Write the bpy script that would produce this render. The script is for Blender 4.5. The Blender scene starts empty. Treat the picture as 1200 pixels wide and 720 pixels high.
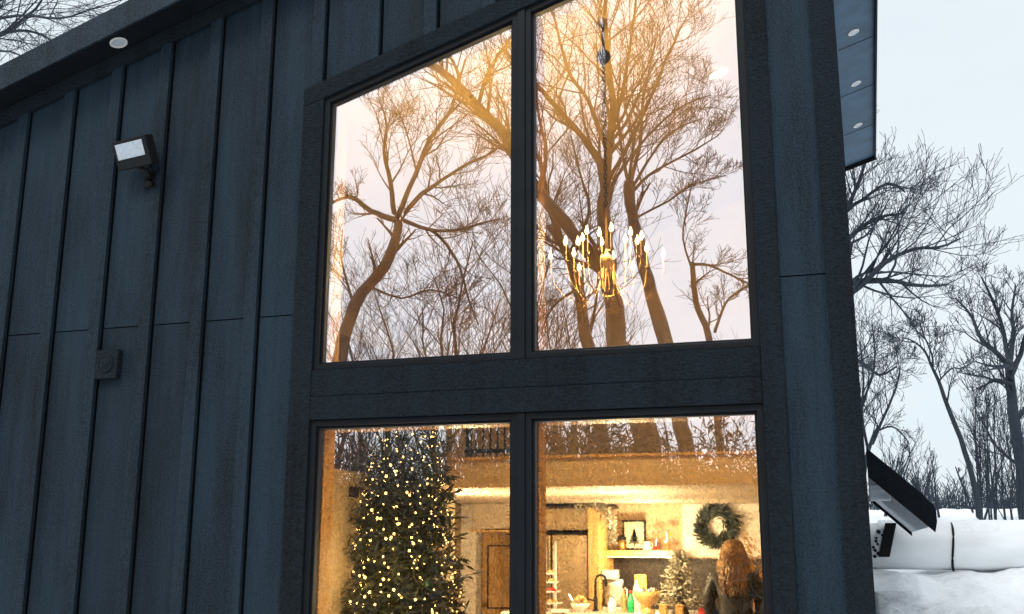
import bpy, math, random
import numpy as np
from mathutils import Vector, Matrix, noise as mnoise

random.seed(7)
RNG = np.random.default_rng(11)
COL = bpy.context.scene.collection
SC = bpy.context.scene
PI = math.pi

# ------------------------------------------------------------------ camera model (fitted to the building's vanishing points)
F, YAW, TILT, ROLL = 1231.57, -.323557, .220952, .002948
D, H = 5.78, 1.72                      # distance to the facade, eye height above the house floor


def cam_axes(y, t, r):
    f = np.array([math.sin(y)*math.cos(t), math.cos(y)*math.cos(t), math.sin(t)])
    rt = np.array([math.cos(y), -math.sin(y), 0]); up = np.cross(rt, f)
    return np.array([math.cos(r)*rt+math.sin(r)*up, -math.sin(r)*rt+math.cos(r)*up, f])


AX = cam_axes(YAW, TILT, ROLL)


def ray(x, y):
    d = AX.T @ np.array([x-600, 360-y, F]); return d/d[1]


def at(x, y, d):
    """point seen at photo pixel (x, y), d metres in front of the eye measured along +Y"""
    r = ray(x, y)*d
    return Vector((r[0], r[1]-D, r[2]+H))


def mir(p):
    """the real place of something seen reflected in the glass"""
    return Vector((p[0], 0.06-p[1], p[2]))


# ------------------------------------------------------------------ materials
def mat(name, col, rough=.6, metal=0, var=.0, scale=6, bump=0, bscale=40, stretch=(1, 1, 1), col2=None, emit=None, estr=0, spec=.5, detail=6):
    m = bpy.data.materials.new(name); m.use_nodes = True
    nt = m.node_tree; b = nt.nodes['Principled BSDF']
    b.inputs['Roughness'].default_value = rough; b.inputs['Metallic'].default_value = metal
    b.inputs['Specular IOR Level'].default_value = spec
    b.inputs['Base Color'].default_value = (*col, 1)
    tc = nt.nodes.new('ShaderNodeTexCoord'); mp = nt.nodes.new('ShaderNodeMapping')
    mp.inputs['Scale'].default_value = stretch
    nt.links.new(tc.outputs['Object'], mp.inputs['Vector'])
    if var or col2:
        n = nt.nodes.new('ShaderNodeTexNoise'); n.inputs['Scale'].default_value = scale; n.inputs['Detail'].default_value = detail
        nt.links.new(mp.outputs[0], n.inputs['Vector'])
        r = nt.nodes.new('ShaderNodeValToRGB')
        c2 = col2 or tuple(min(1, c*(1+var)) for c in col); c1 = col if col2 else tuple(c*(1-var) for c in col)
        r.color_ramp.elements[0].position = .3; r.color_ramp.elements[1].position = .7
        r.color_ramp.elements[0].color = (*c1, 1); r.color_ramp.elements[1].color = (*c2, 1)
        nt.links.new(n.outputs['Fac'], r.inputs[0]); nt.links.new(r.outputs[0], b.inputs['Base Color'])
    if bump:
        n2 = nt.nodes.new('ShaderNodeTexNoise'); n2.inputs['Scale'].default_value = bscale; n2.inputs['Detail'].default_value = 5
        nt.links.new(mp.outputs[0], n2.inputs['Vector'])
        bp = nt.nodes.new('ShaderNodeBump'); bp.inputs['Strength'].default_value = min(1, bump); bp.inputs['Distance'].default_value = .05 if bump >= 1 else .01
        nt.links.new(n2.outputs['Fac'], bp.inputs['Height']); nt.links.new(bp.outputs[0], b.inputs['Normal'])
    if emit:
        b.inputs['Emission Color'].default_value = (*emit, 1); b.inputs['Emission Strength'].default_value = estr
    return m


def siding_mat(name, c1, c2, stretch, bstr, bdist, fine=85):
    """painted, wood-grain embossed board: faint weather streaks, chalky speckle, embossed grain"""
    m = bpy.data.materials.new(name); m.use_nodes = True
    nt = m.node_tree; b = nt.nodes['Principled BSDF']; N = nt.nodes.new; Lk = nt.links.new
    b.inputs['Roughness'].default_value = .62; b.inputs['Specular IOR Level'].default_value = .22
    tc = N('ShaderNodeTexCoord')

    def noise(sc, stch, det=6, rough=.6):
        mp = N('ShaderNodeMapping'); mp.inputs['Scale'].default_value = stch
        Lk(tc.outputs['Object'], mp.inputs['Vector'])
        n = N('ShaderNodeTexNoise'); n.inputs['Scale'].default_value = sc; n.inputs['Detail'].default_value = det; n.inputs['Roughness'].default_value = rough
        Lk(mp.outputs[0], n.inputs['Vector']); return n
    a = noise(1.6, (2.2, 2.2, .35)); s = noise(fine, (1, 1, 1), 2, .7); g = noise(38, stretch, 6, .65)
    st = noise(9, (3, 3, .12), 3)
    mx = N('ShaderNodeMath'); mx.operation = 'MULTIPLY_ADD'; Lk(s.outputs['Fac'], mx.inputs[0]); mx.inputs[1].default_value = 1.25
    Lk(a.outputs['Fac'], mx.inputs[2])
    m2 = N('ShaderNodeMath'); m2.operation = 'MULTIPLY_ADD'; Lk(st.outputs['Fac'], m2.inputs[0]); m2.inputs[1].default_value = .3
    Lk(mx.outputs[0], m2.inputs[2])
    m3 = N('ShaderNodeMath'); m3.operation = 'MULTIPLY_ADD'; Lk(g.outputs['Fac'], m3.inputs[0]); m3.inputs[1].default_value = .35
    Lk(m2.outputs[0], m3.inputs[2])
    r = N('ShaderNodeValToRGB'); r.color_ramp.elements[0].position = .82; r.color_ramp.elements[1].position = 1.35/1.0 if False else 1.0
    sc = N('ShaderNodeMath'); sc.operation = 'MULTIPLY'; sc.inputs[1].default_value = .62; Lk(m3.outputs[0], sc.inputs[0])
    r.color_ramp.elements[0].position = .70; r.color_ramp.elements[1].position = 1.0
    r.color_ramp.elements[0].color = (*c1, 1); r.color_ramp.elements[1].color = (*c2, 1)
    Lk(sc.outputs[0], r.inputs[0])
    ge = N('ShaderNodeNewGeometry'); mr = N('ShaderNodeMapRange'); mr.inputs[3].default_value = .84; mr.inputs[4].default_value = 1.16
    Lk(ge.outputs['Random Per Island'], mr.inputs[0])
    hs = N('ShaderNodeHueSaturation'); Lk(mr.outputs[0], hs.inputs['Value']); Lk(r.outputs[0], hs.inputs['Color'])
    Lk(hs.outputs[0], b.inputs['Base Color'])
    hb = N('ShaderNodeMath'); hb.operation = 'MULTIPLY_ADD'; Lk(s.outputs['Fac'], hb.inputs[0]); hb.inputs[1].default_value = .35; Lk(g.outputs['Fac'], hb.inputs[2])
    bp = N('ShaderNodeBump'); bp.inputs['Strength'].default_value = bstr; bp.inputs['Distance'].default_value = bdist
    Lk(hb.outputs[0], bp.inputs['Height']); Lk(bp.outputs[0], b.inputs['Normal'])
    return m


def glass_mat(name, refl, wav):
    m = bpy.data.materials.new(name); m.use_nodes = True
    nt = m.node_tree; nt.nodes.clear(); N = nt.nodes.new; Lk = nt.links.new
    o = N('ShaderNodeOutputMaterial'); mx = N('ShaderNodeMixShader'); t = N('ShaderNodeBsdfTransparent'); g = N('ShaderNodeBsdfGlossy')
    t.inputs[0].default_value = (1, .97, .93, 1)
    g.inputs['Roughness'].default_value = 0; g.inputs['Color'].default_value = (1, .955, .978, 1)
    mx.inputs[0].default_value = refl
    tc = N('ShaderNodeTexCoord'); n = N('ShaderNodeTexNoise'); n.inputs['Scale'].default_value = 2.2; n.inputs['Detail'].default_value = 1
    Lk(tc.outputs['Object'], n.inputs['Vector'])
    bp = N('ShaderNodeBump'); bp.inputs['Strength'].default_value = wav; bp.inputs['Distance'].default_value = .01
    Lk(n.outputs['Fac'], bp.inputs['Height']); Lk(bp.outputs[0], g.inputs['Normal'])
    Lk(t.outputs[0], mx.inputs[1]); Lk(g.outputs[0], mx.inputs[2]); Lk(mx.outputs[0], o.inputs[0])
    return m


M = {}
M['siding'] = siding_mat('siding_paint', (.0010, .0031, .0062), (.0155, .0325, .0505), (2.6, 2.6, .22), .8, .010)
M['trim'] = siding_mat('rough_trim_paint', (.0010, .0030, .0060), (.0150, .0315, .049), (1.0, 1.0, 1.9), 1.0, .10, 75)
M['sofit'] = mat('soffit_paint', (.045, .105, .175), .6, var=.25, scale=5, bump=.2, bscale=120)
M['fascia'] = siding_mat('fascia_paint', (.004, .008, .012), (.028, .046, .065), (.3, 2, 2), .4, .004)
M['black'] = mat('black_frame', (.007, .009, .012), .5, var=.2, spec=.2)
M['void'] = mat('black_building_paper', (.004, .004, .005), .9)
M['blackpl'] = mat('black_plastic', (.006, .007, .008), .55, spec=.2)
M['lens'] = mat('lamp_lens', (.54, .60, .67), .25, var=.12, scale=60)
M['white'] = mat('white_paint', (.78, .76, .72), .5, var=.04, scale=3)
M['wall'] = mat('warm_wall_paint', (.62, .50, .34), .7, var=.06, scale=2, bump=.08, bscale=150)
M['ceilv'] = mat('stained_ceiling', (.62, .46, .19), .6, var=.16, scale=4, stretch=(1, .15, 1))
M['ceil'] = mat('kitchen_ceiling_paint', (.54, .46, .36), .7, var=.03)
M['beam'] = mat('loft_face_paint', (.72, .54, .33), .65, var=.08, scale=3)
M['floor'] = mat('floor_boards', (.28, .17, .09), .4, var=.3, scale=4, stretch=(1, .1, 1))
M['oak'] = mat('oak_wood', (.66, .41, .15), .45, var=.25, scale=9, stretch=(4, 4, .4), bump=.15)
M['dwood'] = mat('dark_red_wood', (.055, .018, .014), .4, var=.35, scale=8, stretch=(3, 3, .3))
M['steel'] = mat('brushed_steel', (.33, .24, .13), .34, .25, var=.03, scale=14, stretch=(6, 6, .1))
M['chrome'] = mat('pale_handle', (.75, .72, .68), .2, .9)
M['brass'] = mat('brass', (.42, .26, .08), .35, .9, var=.1)
M['cab'] = mat('cabinet_paint', (.68, .52, .32), .45, var=.06)
M['splash'] = mat('dark_backsplash', (.022, .015, .011), .6, var=.4, scale=12)
M['stone'] = mat('pale_counter', (.62, .58, .52), .3, var=.15, scale=18)
M['ceramic'] = mat('white_ceramic', (.8, .78, .74), .25)
M['green'] = mat('green_liquid', (.02, .38, .14), .25)
M['red'] = mat('red_enamel', (.5, .03, .03), .35)
M['bread'] = mat('bread', (.55, .30, .12), .7, var=.3, scale=30)
M['paper'] = mat('cream_paper', (.72, .60, .40), .8)
M['clear'] = glass_mat('clear_jar_glass', .12, 0)
M['skin'] = mat('skin', (.55, .33, .23), .5, var=.06, scale=8)
M['jacket'] = mat('black_jacket', (.014, .013, .013), .55, var=.4, scale=12, bump=.5, bscale=14)
M['jeans'] = mat('dark_jeans', (.03, .04, .07), .8, var=.2, scale=30)
M['hair'] = mat('auburn_hair', (.075, .038, .017), .38, col2=(.50, .31, .145), scale=7, stretch=(9, 9, .8))
M['needle'] = mat('fir_needles', (.046, .056, .020), .55, var=.5, scale=14)
M['wreath'] = mat('wreath_leaves', (.035, .048, .034), .5, var=.5, scale=30)
M['flock'] = mat('flocked_needles', (.70, .66, .58), .8, col2=(.30, .30, .20), scale=24)
M['bark'] = mat('dark_bark', (.045, .037, .032), .9, var=.4, scale=7, stretch=(4, 4, .6), bump=.7, bscale=16)
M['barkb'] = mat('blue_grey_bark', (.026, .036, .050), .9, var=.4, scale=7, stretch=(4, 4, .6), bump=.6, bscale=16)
M['twig'] = mat('dark_twigs', (.042, .034, .030), .9, var=.3)
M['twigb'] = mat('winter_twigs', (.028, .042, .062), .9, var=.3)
M['screen_leaf'] = mat('dark_screen_leaves', (.020, .026, .020), .7, var=.5, scale=3)
M['snow'] = mat('snow', (.92, .94, .965), .55, var=.035, scale=1.4, bump=1, bscale=7, detail=8)
M['tank'] = mat('tank_white', (.86, .89, .92), .5, var=.10, scale=2.2, stretch=(.5, 2, 2))
M['plank'] = mat('pale_plank', (.66, .72, .78), .7, var=.22, scale=8, stretch=(.6, 5, 5))
M['shingle'] = mat('dark_roofing', (.007, .009, .013), .9, var=.4, scale=20, bump=.4, spec=.15)
M['dots'] = mat('grille_white', (.6, .63, .66), .6)
WARM = (1.0, .69, .28)
M['bronze'] = mat('dark_bronze', (.22, .135, .05), .45, .7)
M['bulb'] = mat('lit_bulb', (1, .8, .5), .4, emit=(1, .62, .21), estr=17)
M['flame'] = mat('lit_candle_bulb', (1, .85, .6), .4, emit=(1, .72, .36), estr=30)
M['disc'] = mat('lit_downlight', (1, .9, .7), .4, emit=(1, .72, .38), estr=14)
M['strip'] = mat('lit_led_strip', (1, .9, .7), .4, emit=(1, .70, .34), estr=9)
M['glass'] = glass_mat('window_glass', .845, .06)


# ------------------------------------------------------------------ mesh helpers
class MB:
    def __init__(s): s.v = []; s.f = []

    def add(s, vs, fs):
        o = len(s.v); s.v += [tuple(p) for p in vs]; s.f += [tuple(i+o for i in q) for q in fs]; return s

    def box(s, x0, x1, y0, y1, z0, z1):
        return s.add([(x, y, z) for z in (z0, z1) for y in (y0, y1) for x in (x0, x1)],
                     [(0, 2, 3, 1), (4, 5, 7, 6), (0, 1, 5, 4), (2, 6, 7, 3), (0, 4, 6, 2), (1, 3, 7, 5)])

    def prism(s, poly, y0, y1):           # poly in (x, z), counter-clockwise seen from -Y
        n = len(poly)
        vs = [(x, y0, z) for x, z in poly]+[(x, y1, z) for x, z in poly]
        fs = [tuple(range(n)), tuple(range(2*n-1, n-1, -1))]+[(i, i+n, (i+1) % n+n, (i+1) % n) for i in range(n)]
        return s.add(vs, fs)

    def ring(s, outer, inner, y0, y1):    # frame between two (x, z) polygons with equal corner counts
        n = len(outer)
        vs = [(x, y, z) for y in (y0, y1) for P in (outer, inner) for x, z in P]
        fs = []
        for i in range(n):
            j = (i+1) % n
            fs += [(i, j, n+j, n+i), (2*n+j, 2*n+i, 3*n+i, 3*n+j), (j, i, 2*n+i, 2*n+j), (n+i, n+j, 3*n+j, 3*n+i)]
        return s.add(vs, fs)

    def hexa(s, p):                       # 8 corners: bottom loop 4, top loop 4
        return s.add(p, [(3, 2, 1, 0), (4, 5, 6, 7), (0, 1, 5, 4), (1, 2, 6, 5), (2, 3, 7, 6), (3, 0, 4, 7)])

    def tube(s, pts, rad, n=8, cap=True):
        pts = [Vector(p) for p in pts]; k = len(pts)
        if not hasattr(rad, '__len__'): rad = [rad]*k
        vs = []
        for i, p in enumerate(pts):
            t = (pts[min(i+1, k-1)]-pts[max(i-1, 0)]).normalized()
            a = Vector((0, 0, 1)) if abs(t.z) < .9 else Vector((1, 0, 0))
            u = t.cross(a).normalized(); w = t.cross(u)
            vs += [p+rad[i]*(math.cos(2*PI*j/n)*u+math.sin(2*PI*j/n)*w) for j in range(n)]
        fs = [(i*n+j, i*n+(j+1) % n, (i+1)*n+(j+1) % n, (i+1)*n+j) for i in range(k-1) for j in range(n)]
        if cap: fs += [tuple(range(n-1, -1, -1)), tuple(range((k-1)*n, k*n))]
        return s.add(vs, fs)

    def lathe(s, c, prof, n=16, axis='Z'):
        vs = []
        for r, z in prof:
            for j in range(n):
                a = 2*PI*j/n; q = (r*math.cos(a), r*math.sin(a), z)
                if axis == 'Y': q = (q[0], q[2], q[1])
                if axis == 'X': q = (q[2], q[0], q[1])
                vs.append((c[0]+q[0], c[1]+q[1], c[2]+q[2]))
        k = len(prof)
        fs = [(i*n+j, i*n+(j+1) % n, (i+1)*n+(j+1) % n, (i+1)*n+j) for i in range(k-1) for j in range(n)]
        fs += [tuple(range(n-1, -1, -1)), tuple(range((k-1)*n, k*n))]
        return s.add(vs, fs)

    def ball(s, c, r, n=8, sq=(1, 1, 1)):
        m = max(4, n//2); vs = []; fs = []
        for i in range(1, m):
            t = PI*i/m
            for j in range(n):
                a = 2*PI*j/n
                vs.append((c[0]+sq[0]*r*math.sin(t)*math.cos(a), c[1]+sq[1]*r*math.sin(t)*math.sin(a), c[2]+sq[2]*r*math.cos(t)))
        vs += [(c[0], c[1], c[2]+sq[2]*r), (c[0], c[1], c[2]-sq[2]*r)]
        T = len(vs)-2
        for i in range(m-2):
            for j in range(n): fs.append((i*n+j, (i+1)*n+j, (i+1)*n+(j+1) % n, i*n+(j+1) % n))
        for j in range(n):
            fs.append((T, j, (j+1) % n)); fs.append((T+1, (m-2)*n+(j+1) % n, (m-2)*n+j))
        return s.add(vs, fs)

    def build(s, name, m, parent=None, base=None, smooth=False, bevel=0):
        me = bpy.data.meshes.new(name)
        o = Vector((0, 0, 0))
        if parent is not None:
            q = parent
            while q is not None: o = o+q.location; q = q.parent
        elif base is not None: o = Vector(base)
        me.from_pydata([(x-o.x, y-o.y, z-o.z) for x, y, z in s.v], [], s.f)
        me.update()
        me.materials.append(m)
        if smooth:
            me.polygons.foreach_set('use_smooth', [True]*len(me.polygons))
        ob = bpy.data.objects.new(name, me); COL.objects.link(ob)
        if parent is not None: ob.parent = parent
        else: ob.location = o
        if bevel:
            b = ob.modifiers.new('bevel', 'BEVEL'); b.width = bevel; b.segments = 2; b.limit_method = 'ANGLE'
        return ob


def tag(o, label, cat, group=None, kind=None):
    if label: o['label'] = label
    if cat: o['category'] = cat
    if group: o['group'] = group
    if kind: o['kind'] = kind
    return o


def thing(name, label, cat, loc, group=None):
    o = bpy.data.objects.new(name, None); COL.objects.link(o); o.location = loc; o.empty_display_size = .1
    return tag(o, label, cat, group)


def copy_tree(o, parent=None):
    c = o.copy(); COL.objects.link(c)
    if parent is not None: c.parent = parent
    for ch in list(o.children): copy_tree(ch, c)
    return c


def np_mesh(name, V, Fc, m, parent=None, base=None, smooth=True):
    """mesh from numpy verts (n,3) and faces (k,4 or 3)"""
    V = np.asarray(V, float)
    o = Vector((0, 0, 0))
    if parent is not None: o = parent.location.copy()
    elif base is not None: o = Vector(base)
    V = V-np.array(o)
    me = bpy.data.meshes.new(name); n = Fc.shape[1]
    me.vertices.add(len(V)); me.vertices.foreach_set('co', V.astype(np.float32).ravel())
    me.loops.add(Fc.size); me.loops.foreach_set('vertex_index', Fc.astype(np.int32).ravel())
    me.polygons.add(len(Fc)); me.polygons.foreach_set('loop_start', np.arange(0, Fc.size, n, dtype=np.int32))
    if smooth: me.polygons.foreach_set('use_smooth', np.ones(len(Fc), dtype=bool))
    me.update(calc_edges=True); me.materials.append(m)
    ob = bpy.data.objects.new(name, me); COL.objects.link(ob)
    if parent is not None: ob.parent = parent
    else: ob.location = o
    return ob


# ------------------------------------------------------------------ bare trees
class Bush:
    """collects tapering tubes; level 0/1 go to the trunk mesh, the rest to the crown mesh"""
    def __init__(s, seed): s.r = random.Random(seed); s.t = []; s.c = []

    def put(s, pts, rad, sides, wood): (s.t if wood else s.c).append((np.array([tuple(p) for p in pts]), np.array(rad), sides))

    @staticmethod
    def mesh(lst):
        groups = {}
        for P, R, n in lst: groups.setdefault((len(P), n), []).append((P, R))
        VV = []; FF = []; off = 0
        for (k, n), g in groups.items():
            P = np.stack([a for a, _ in g]); R = np.stack([b for _, b in g]); B = len(g)
            T = np.empty_like(P); T[:, 1:-1] = P[:, 2:]-P[:, :-2]; T[:, 0] = P[:, 1]-P[:, 0]; T[:, -1] = P[:, -1]-P[:, -2]
            T /= np.linalg.norm(T, axis=2, keepdims=True)+1e-9
            ref = np.where(np.abs(T[:, :1, 2:3]) < .85, np.array([0, 0, 1.]), np.array([1., 0, 0]))
            U = np.cross(T, np.broadcast_to(ref, T.shape)); U /= np.linalg.norm(U, axis=2, keepdims=True)+1e-9
            W = np.cross(T, U)
            a = 2*PI*np.arange(n)/n
            V = P[:, :, None]+R[:, :, None, None]*(np.cos(a)[None, None, :, None]*U[:, :, None]+np.sin(a)[None, None, :, None]*W[:, :, None])
            idx = np.arange(B*k*n).reshape(B, k, n)+off
            q = np.stack([idx[:, :-1, :], np.roll(idx, -1, 2)[:, :-1, :], np.roll(idx, -1, 2)[:, 1:, :], idx[:, 1:, :]], -1)
            VV.append(V.reshape(-1, 3)); FF.append(q.reshape(-1, 4)); off += B*k*n
        return np.concatenate(VV), np.concatenate(FF)

    def limb(s, p, d, L, r, lev, top, up=.25, spread=1.0, dens=1.0, rmin=.004):
        rr = s.r; n = 6 if lev == 0 else (5 if lev <= 2 else 4)
        d = Vector(d).normalized(); p = Vector(p); pts = [p.copy()]; seg = L/(n-1)
        for i in range(n-1):
            d = (d+Vector((rr.gauss(0, .14), rr.gauss(0, .14), rr.gauss(0, .12)+up*.22))).normalized()
            p = p+d*seg; pts.append(p.copy())
        rad = [max(rmin, r*(1-.75*i/(n-1))) for i in range(n)]
        s.put(pts, rad, 7 if lev == 0 else (5 if lev == 1 else 3), lev <= 1)
        s.kids(pts, rad, L, lev, top, up, spread, dens, rmin)

    def kids(s, pts, rad, L, lev, top, up, spread, dens, rmin, t0=.22, n=None, lfac=1.0):
        if lev >= top: return
        rr = s.r; k = len(pts)
        n = n or max(2, int(round((9, 7, 6, 4, 3)[min(lev, 4)]*dens*(.8+.4*rr.random()))))
        for i in range(n):
            t = t0+(1-t0)*(i+rr.random())/n; q = min(t, .999)*(k-1); a = int(q); f = q-a
            p = pts[a].lerp(pts[a+1], f); tg = (pts[a+1]-pts[a]).normalized()
            rv = Vector((rr.gauss(0, 1), rr.gauss(0, 1), rr.gauss(0, 1))); rv = (rv-rv.dot(tg)*tg).normalized()
            ang = rr.uniform(.45, 1.05)*spread
            d = tg*math.cos(ang)+rv*math.sin(ang)+Vector((0, 0, up))
            ln = L*rr.uniform(.42, .78)*(1.1-.5*t)*lfac
            s.limb(p, d, ln, max(rmin, (rad[a]*(1-f)+rad[a+1]*f)*rr.uniform(.42, .62)), lev+1, top, up, spread, dens, rmin)

    def path(s, pts, rad, lev, top, up=.25, spread=1.0, dens=1.0, rmin=.004, n=None, t0=.2, lfac=1.0, sides=9):
        """a main limb along given points, smoothed, with side growth"""
        pts = [Vector(p) for p in pts]
        P = []; R = []
        for i in range(len(pts)-1):
            a, b = pts[i], pts[i+1]; z = pts[max(i-1, 0)]; c = pts[min(i+2, len(pts)-1)]
            for j in range(3):
                t = j/3; t2 = t*t; t3 = t2*t
                q = .5*((2*a)+(b-z)*t+(2*z-5*a+4*b-c)*t2+(3*a-z-3*b+c)*t3)
                P.append(q+Vector((s.r.gauss(0, 1), s.r.gauss(0, 1), s.r.gauss(0, 1)))*rad[i]*.10); R.append(rad[i]*(1-t)+rad[i+1]*t)
        P.append(pts[-1]); R.append(rad[-1]); P.append(pts[-1]+(pts[-1]-P[-2])*.25); R.append(rad[-1]*.08)
        P.insert(0, P[0]-(P[1]-P[0])*.3); R.insert(0, R[0]*.15)
        s.put(P, R, sides, lev <= 1)
        L = sum((P[i+1]-P[i]).length for i in range(len(P)-1))
        s.kids(P, R, L, lev, top, up, spread, dens, rmin, t0=t0, n=n, lfac=lfac)

    def build(s, name, label, loc, bark, twig, cat='tree', group=None):
        t = thing(name, label, cat, loc, group)
        if s.t:
            V, Fc = Bush.mesh(s.t); np_mesh('trunk', V, Fc, bark, t)
        if s.c:
            V, Fc = Bush.mesh(s.c); np_mesh('crown', V, Fc, twig, t, smooth=False)
        return t


def blades(name, P, Dr, L, W, m, parent=None, base=None):
    """many pointed leaf blades: base points P, directions Dr, lengths L, widths W"""
    n = len(P); Dr = Dr/(np.linalg.norm(Dr, axis=1, keepdims=True)+1e-9)
    rv = RNG.normal(size=(n, 3)); S = np.cross(Dr, rv); S /= np.linalg.norm(S, axis=1, keepdims=True)+1e-9
    L = np.broadcast_to(L, (n,))[:, None]; W = np.broadcast_to(W, (n,))[:, None]
    V = np.stack([P, P+Dr*L*.5+S*W*.5, P+Dr*L, P+Dr*L*.5-S*W*.5], 1).reshape(-1, 3)
    Fc = np.arange(4*n).reshape(n, 4)
    return np_mesh(name, V, Fc, m, parent, base, smooth=False)


# ------------------------------------------------------------------ measures of the building
PITCH = .307
def zr(X): return H+D*.5407+PITCH*(X+D*1.0378)           # underside of the roof
def zt(X): return H+D*.4903+.3025*(X+D*.5526)            # top of the upper glass
GL, ML, MR, GR = -.5526*D, -.338*D, -.3115*D, -.0966*D   # glass edges
ZUB = H+.1905*D                                          # upper glass bottom
ZLT = H+.1183*D                                          # lower glass top
ZLB = .12
ZJ = H+.2455*D
FRW = .052                                               # window frame
TL0, TL1 = -.5873*D, GL-FRW                              # left trim board
TR0, TR1 = GR+FRW, -.0668*D
CB0, CB1 = -.0244*D, -.018
XL = -9.6
YB = 7.95                                                # back of the house

house = thing('house', 'dark blue-grey board and batten house with tall paired windows and a sloping roof', 'house', (-6, 0, 0))

# --- siding sheets with a real gap at the joint
b = MB()
xa = TL1-.03
cuts = [XL]; kx = -.6351*D
while kx > XL+.2: cuts.insert(1, kx); kx -= .4064
GAP = .016                                               # gap added beside each batten; its black depth stands in for batten shade
for i, xc in enumerate(cuts):
    u0 = xc+(GAP if i else 0); u1 = cuts[i+1]-.012 if i+1 < len(cuts) else xa
    b.prism([(u0, -.5), (u1, -.5), (u1, ZJ-.004), (u0, ZJ-.004)], 0, .012)
    b.prism([(u0, ZJ+.004), (u1, ZJ+.004), (u1, zr(u1)), (u0, zr(u0))], 0, .012)
xb = TR0+.03
cu2 = [xa]+[-.6351*D+k*.4064 for k in range(1, 9) if xa < -.6351*D+k*.4064 < xb-.05]+[xb+.012]
for i, xc in enumerate(cu2[:-1]):
    u0 = xc+(GAP if i else 0); u1 = cu2[i+1]-.012
    b.prism([(u0, zt(u0)+FRW+.03), (u1, zt(u1)+FRW+.03), (u1, zr(u1)), (u0, zr(u0))], 0, .012)
b.prism([(xb, -.5), (CB1-.05, -.5), (CB1-.05, ZJ+.010), (xb, ZJ+.010)], 0, .02)
b.prism([(xb, ZJ+.018), (CB1-.05, ZJ+.018), (CB1-.05, zr(CB1)), (xb, zr(xb))], 0, .02)
b.box(CB1-.022, CB1-.002, .004, YB, -.5, zr(CB1))        # right hand side wall cladding
b.box(XL, CB1, YB-.02, YB, -.5, zr(XL))
b.build('siding_panel', M['siding'], house)
b = MB(); b.prism([(XL, -.5), (xa, -.5), (xa, zr(xa)), (XL, zr(XL))], .034, .04); b.box(xb, CB1-.05, .034, .04, -.5, zr(xb)); b.prism([(xa, zt(xa)+.1), (xb, zt(xb)+.1), (xb, zr(xb)), (xa, zr(xa))], .034, .04); b.build('sheathing', M['void'], house)

# --- battens, one strip each
k = 0
bx = -.6351*D
while bx-k*.4064 > XL+.1:
    xr = bx-k*.4064; xl = xr-.088
    m_ = MB(); m_.prism([(xl, -.5), (xr, -.5), (xr, zr(xr)-.12), (xl, zr(xl)-.12)], -.032, -.001)
    m_.build('batten', M['siding'], house, bevel=.002); k += 1
for k in range(1, 8):
    xr = bx+k*.4064; xl = xr-.088
    z0 = zt(xl)+FRW+.118
    m_ = MB(); m_.prism([(xl, z0), (xr, z0+.3*.088), (xr, zr(xr)-.12), (xl, zr(xl)-.12)], -.032, -.001)
    m_.build('batten', M['siding'], house, bevel=.002)

# --- trim boards (butted)
TT = .125
def board(name, poly, y0=-.032, y1=.018, m=None, bev=.003):
    q = MB(); q.prism(poly, y0, y1); return q.build(name, m or M['trim'], house, bevel=bev)
UO = lambda X: zt(X)+FRW                                  # top of upper frame
board('trim_board', [(TL0, -.5), (TL1, -.5), (TL1, UO(TL1)), (TL0, UO(TL0))])
board('trim_board', [(TR0, -.5), (TR1, -.5), (TR1, UO(TR1)), (TR0, UO(TR0))])
board('trim_board', [(TL0, UO(TL0)+.002), (TR1, UO(TR1)+.002), (TR1, UO(TR1)+TT), (TL0, UO(TL0)+TT)], -.034)
zm = (ZLT+ZUB)/2-.01
board('trim_board', [(TL1+.002, zm+.001), (TR0-.002, zm+.001), (TR0-.002, ZUB-FRW-.002), (TL1+.002, ZUB-FRW-.002)], -.030)
board('trim_board', [(TL1+.002, ZLT+FRW+.002), (TR0-.002, ZLT+FRW+.002), (TR0-.002, zm-.001), (TL1+.002, zm-.001)], -.033)
board('corner_board', [(CB0, -.5), (CB1+.012, -.5), (CB1+.012, zr(CB1)-.001), (CB0, zr(CB0)-.001)], -.030, -.002)
q = MB(); q.box(CB1-.001, CB1+.011, -.001, .12, -.5, zr(CB1)-.002); q.build('corner_board', M['trim'], house, bevel=.002)
board('frieze_board', [(XL, zr(XL)-.12), (CB1+.010, zr(CB1)-.12), (CB1+.010, zr(CB1)), (XL, zr(XL))], -.040, -.0015, M['trim'])

# --- windows: four units, each a frame with its pane
def window(x0, x1, z0, ztop, label):
    P = lambda e: [(x0-e, z0-e), (x1+e, z0-e), (x1+e, ztop(x1)+.30*e*ztop_s+e), (x0-e, ztop(x0)-.30*e*ztop_s+e)]
    ztop_s = 1 if abs(ztop(1)-ztop(0)) > .01 else 0
    m_ = MB(); m_.ring(P(FRW-.001), P(.016), -.012, .075); m_.ring(P(.0159), P(0), .012, .070)
    w = m_.build('window', M['black'], house, bevel=.002)
    w['label'] = label
    g = MB(); pp = P(.006); g.add([(x, .035, z) for x, z in pp], [(0, 1, 2, 3)]); g.build('pane', M['glass'], w)
    return w
window(GL, ML, ZUB, zt, 'upper left trapezoid window')
window(MR, GR, ZUB, zt, 'upper right trapezoid window')
flat = lambda X: ZLT
window(GL, ML, ZLB, flat, 'lower left window with the lit tree behind it')
window(MR, GR, ZLB, flat, 'lower right window onto the kitchen')
m_ = MB(); m_.prism([(ML+FRW, ZUB-FRW), (MR-FRW, ZUB-FRW), (MR-FRW, UO(MR-FRW)), (ML+FRW, UO(ML+FRW))], -.022, .17)
m_.build('mullion', M['black'], house, bevel=.003)
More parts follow.
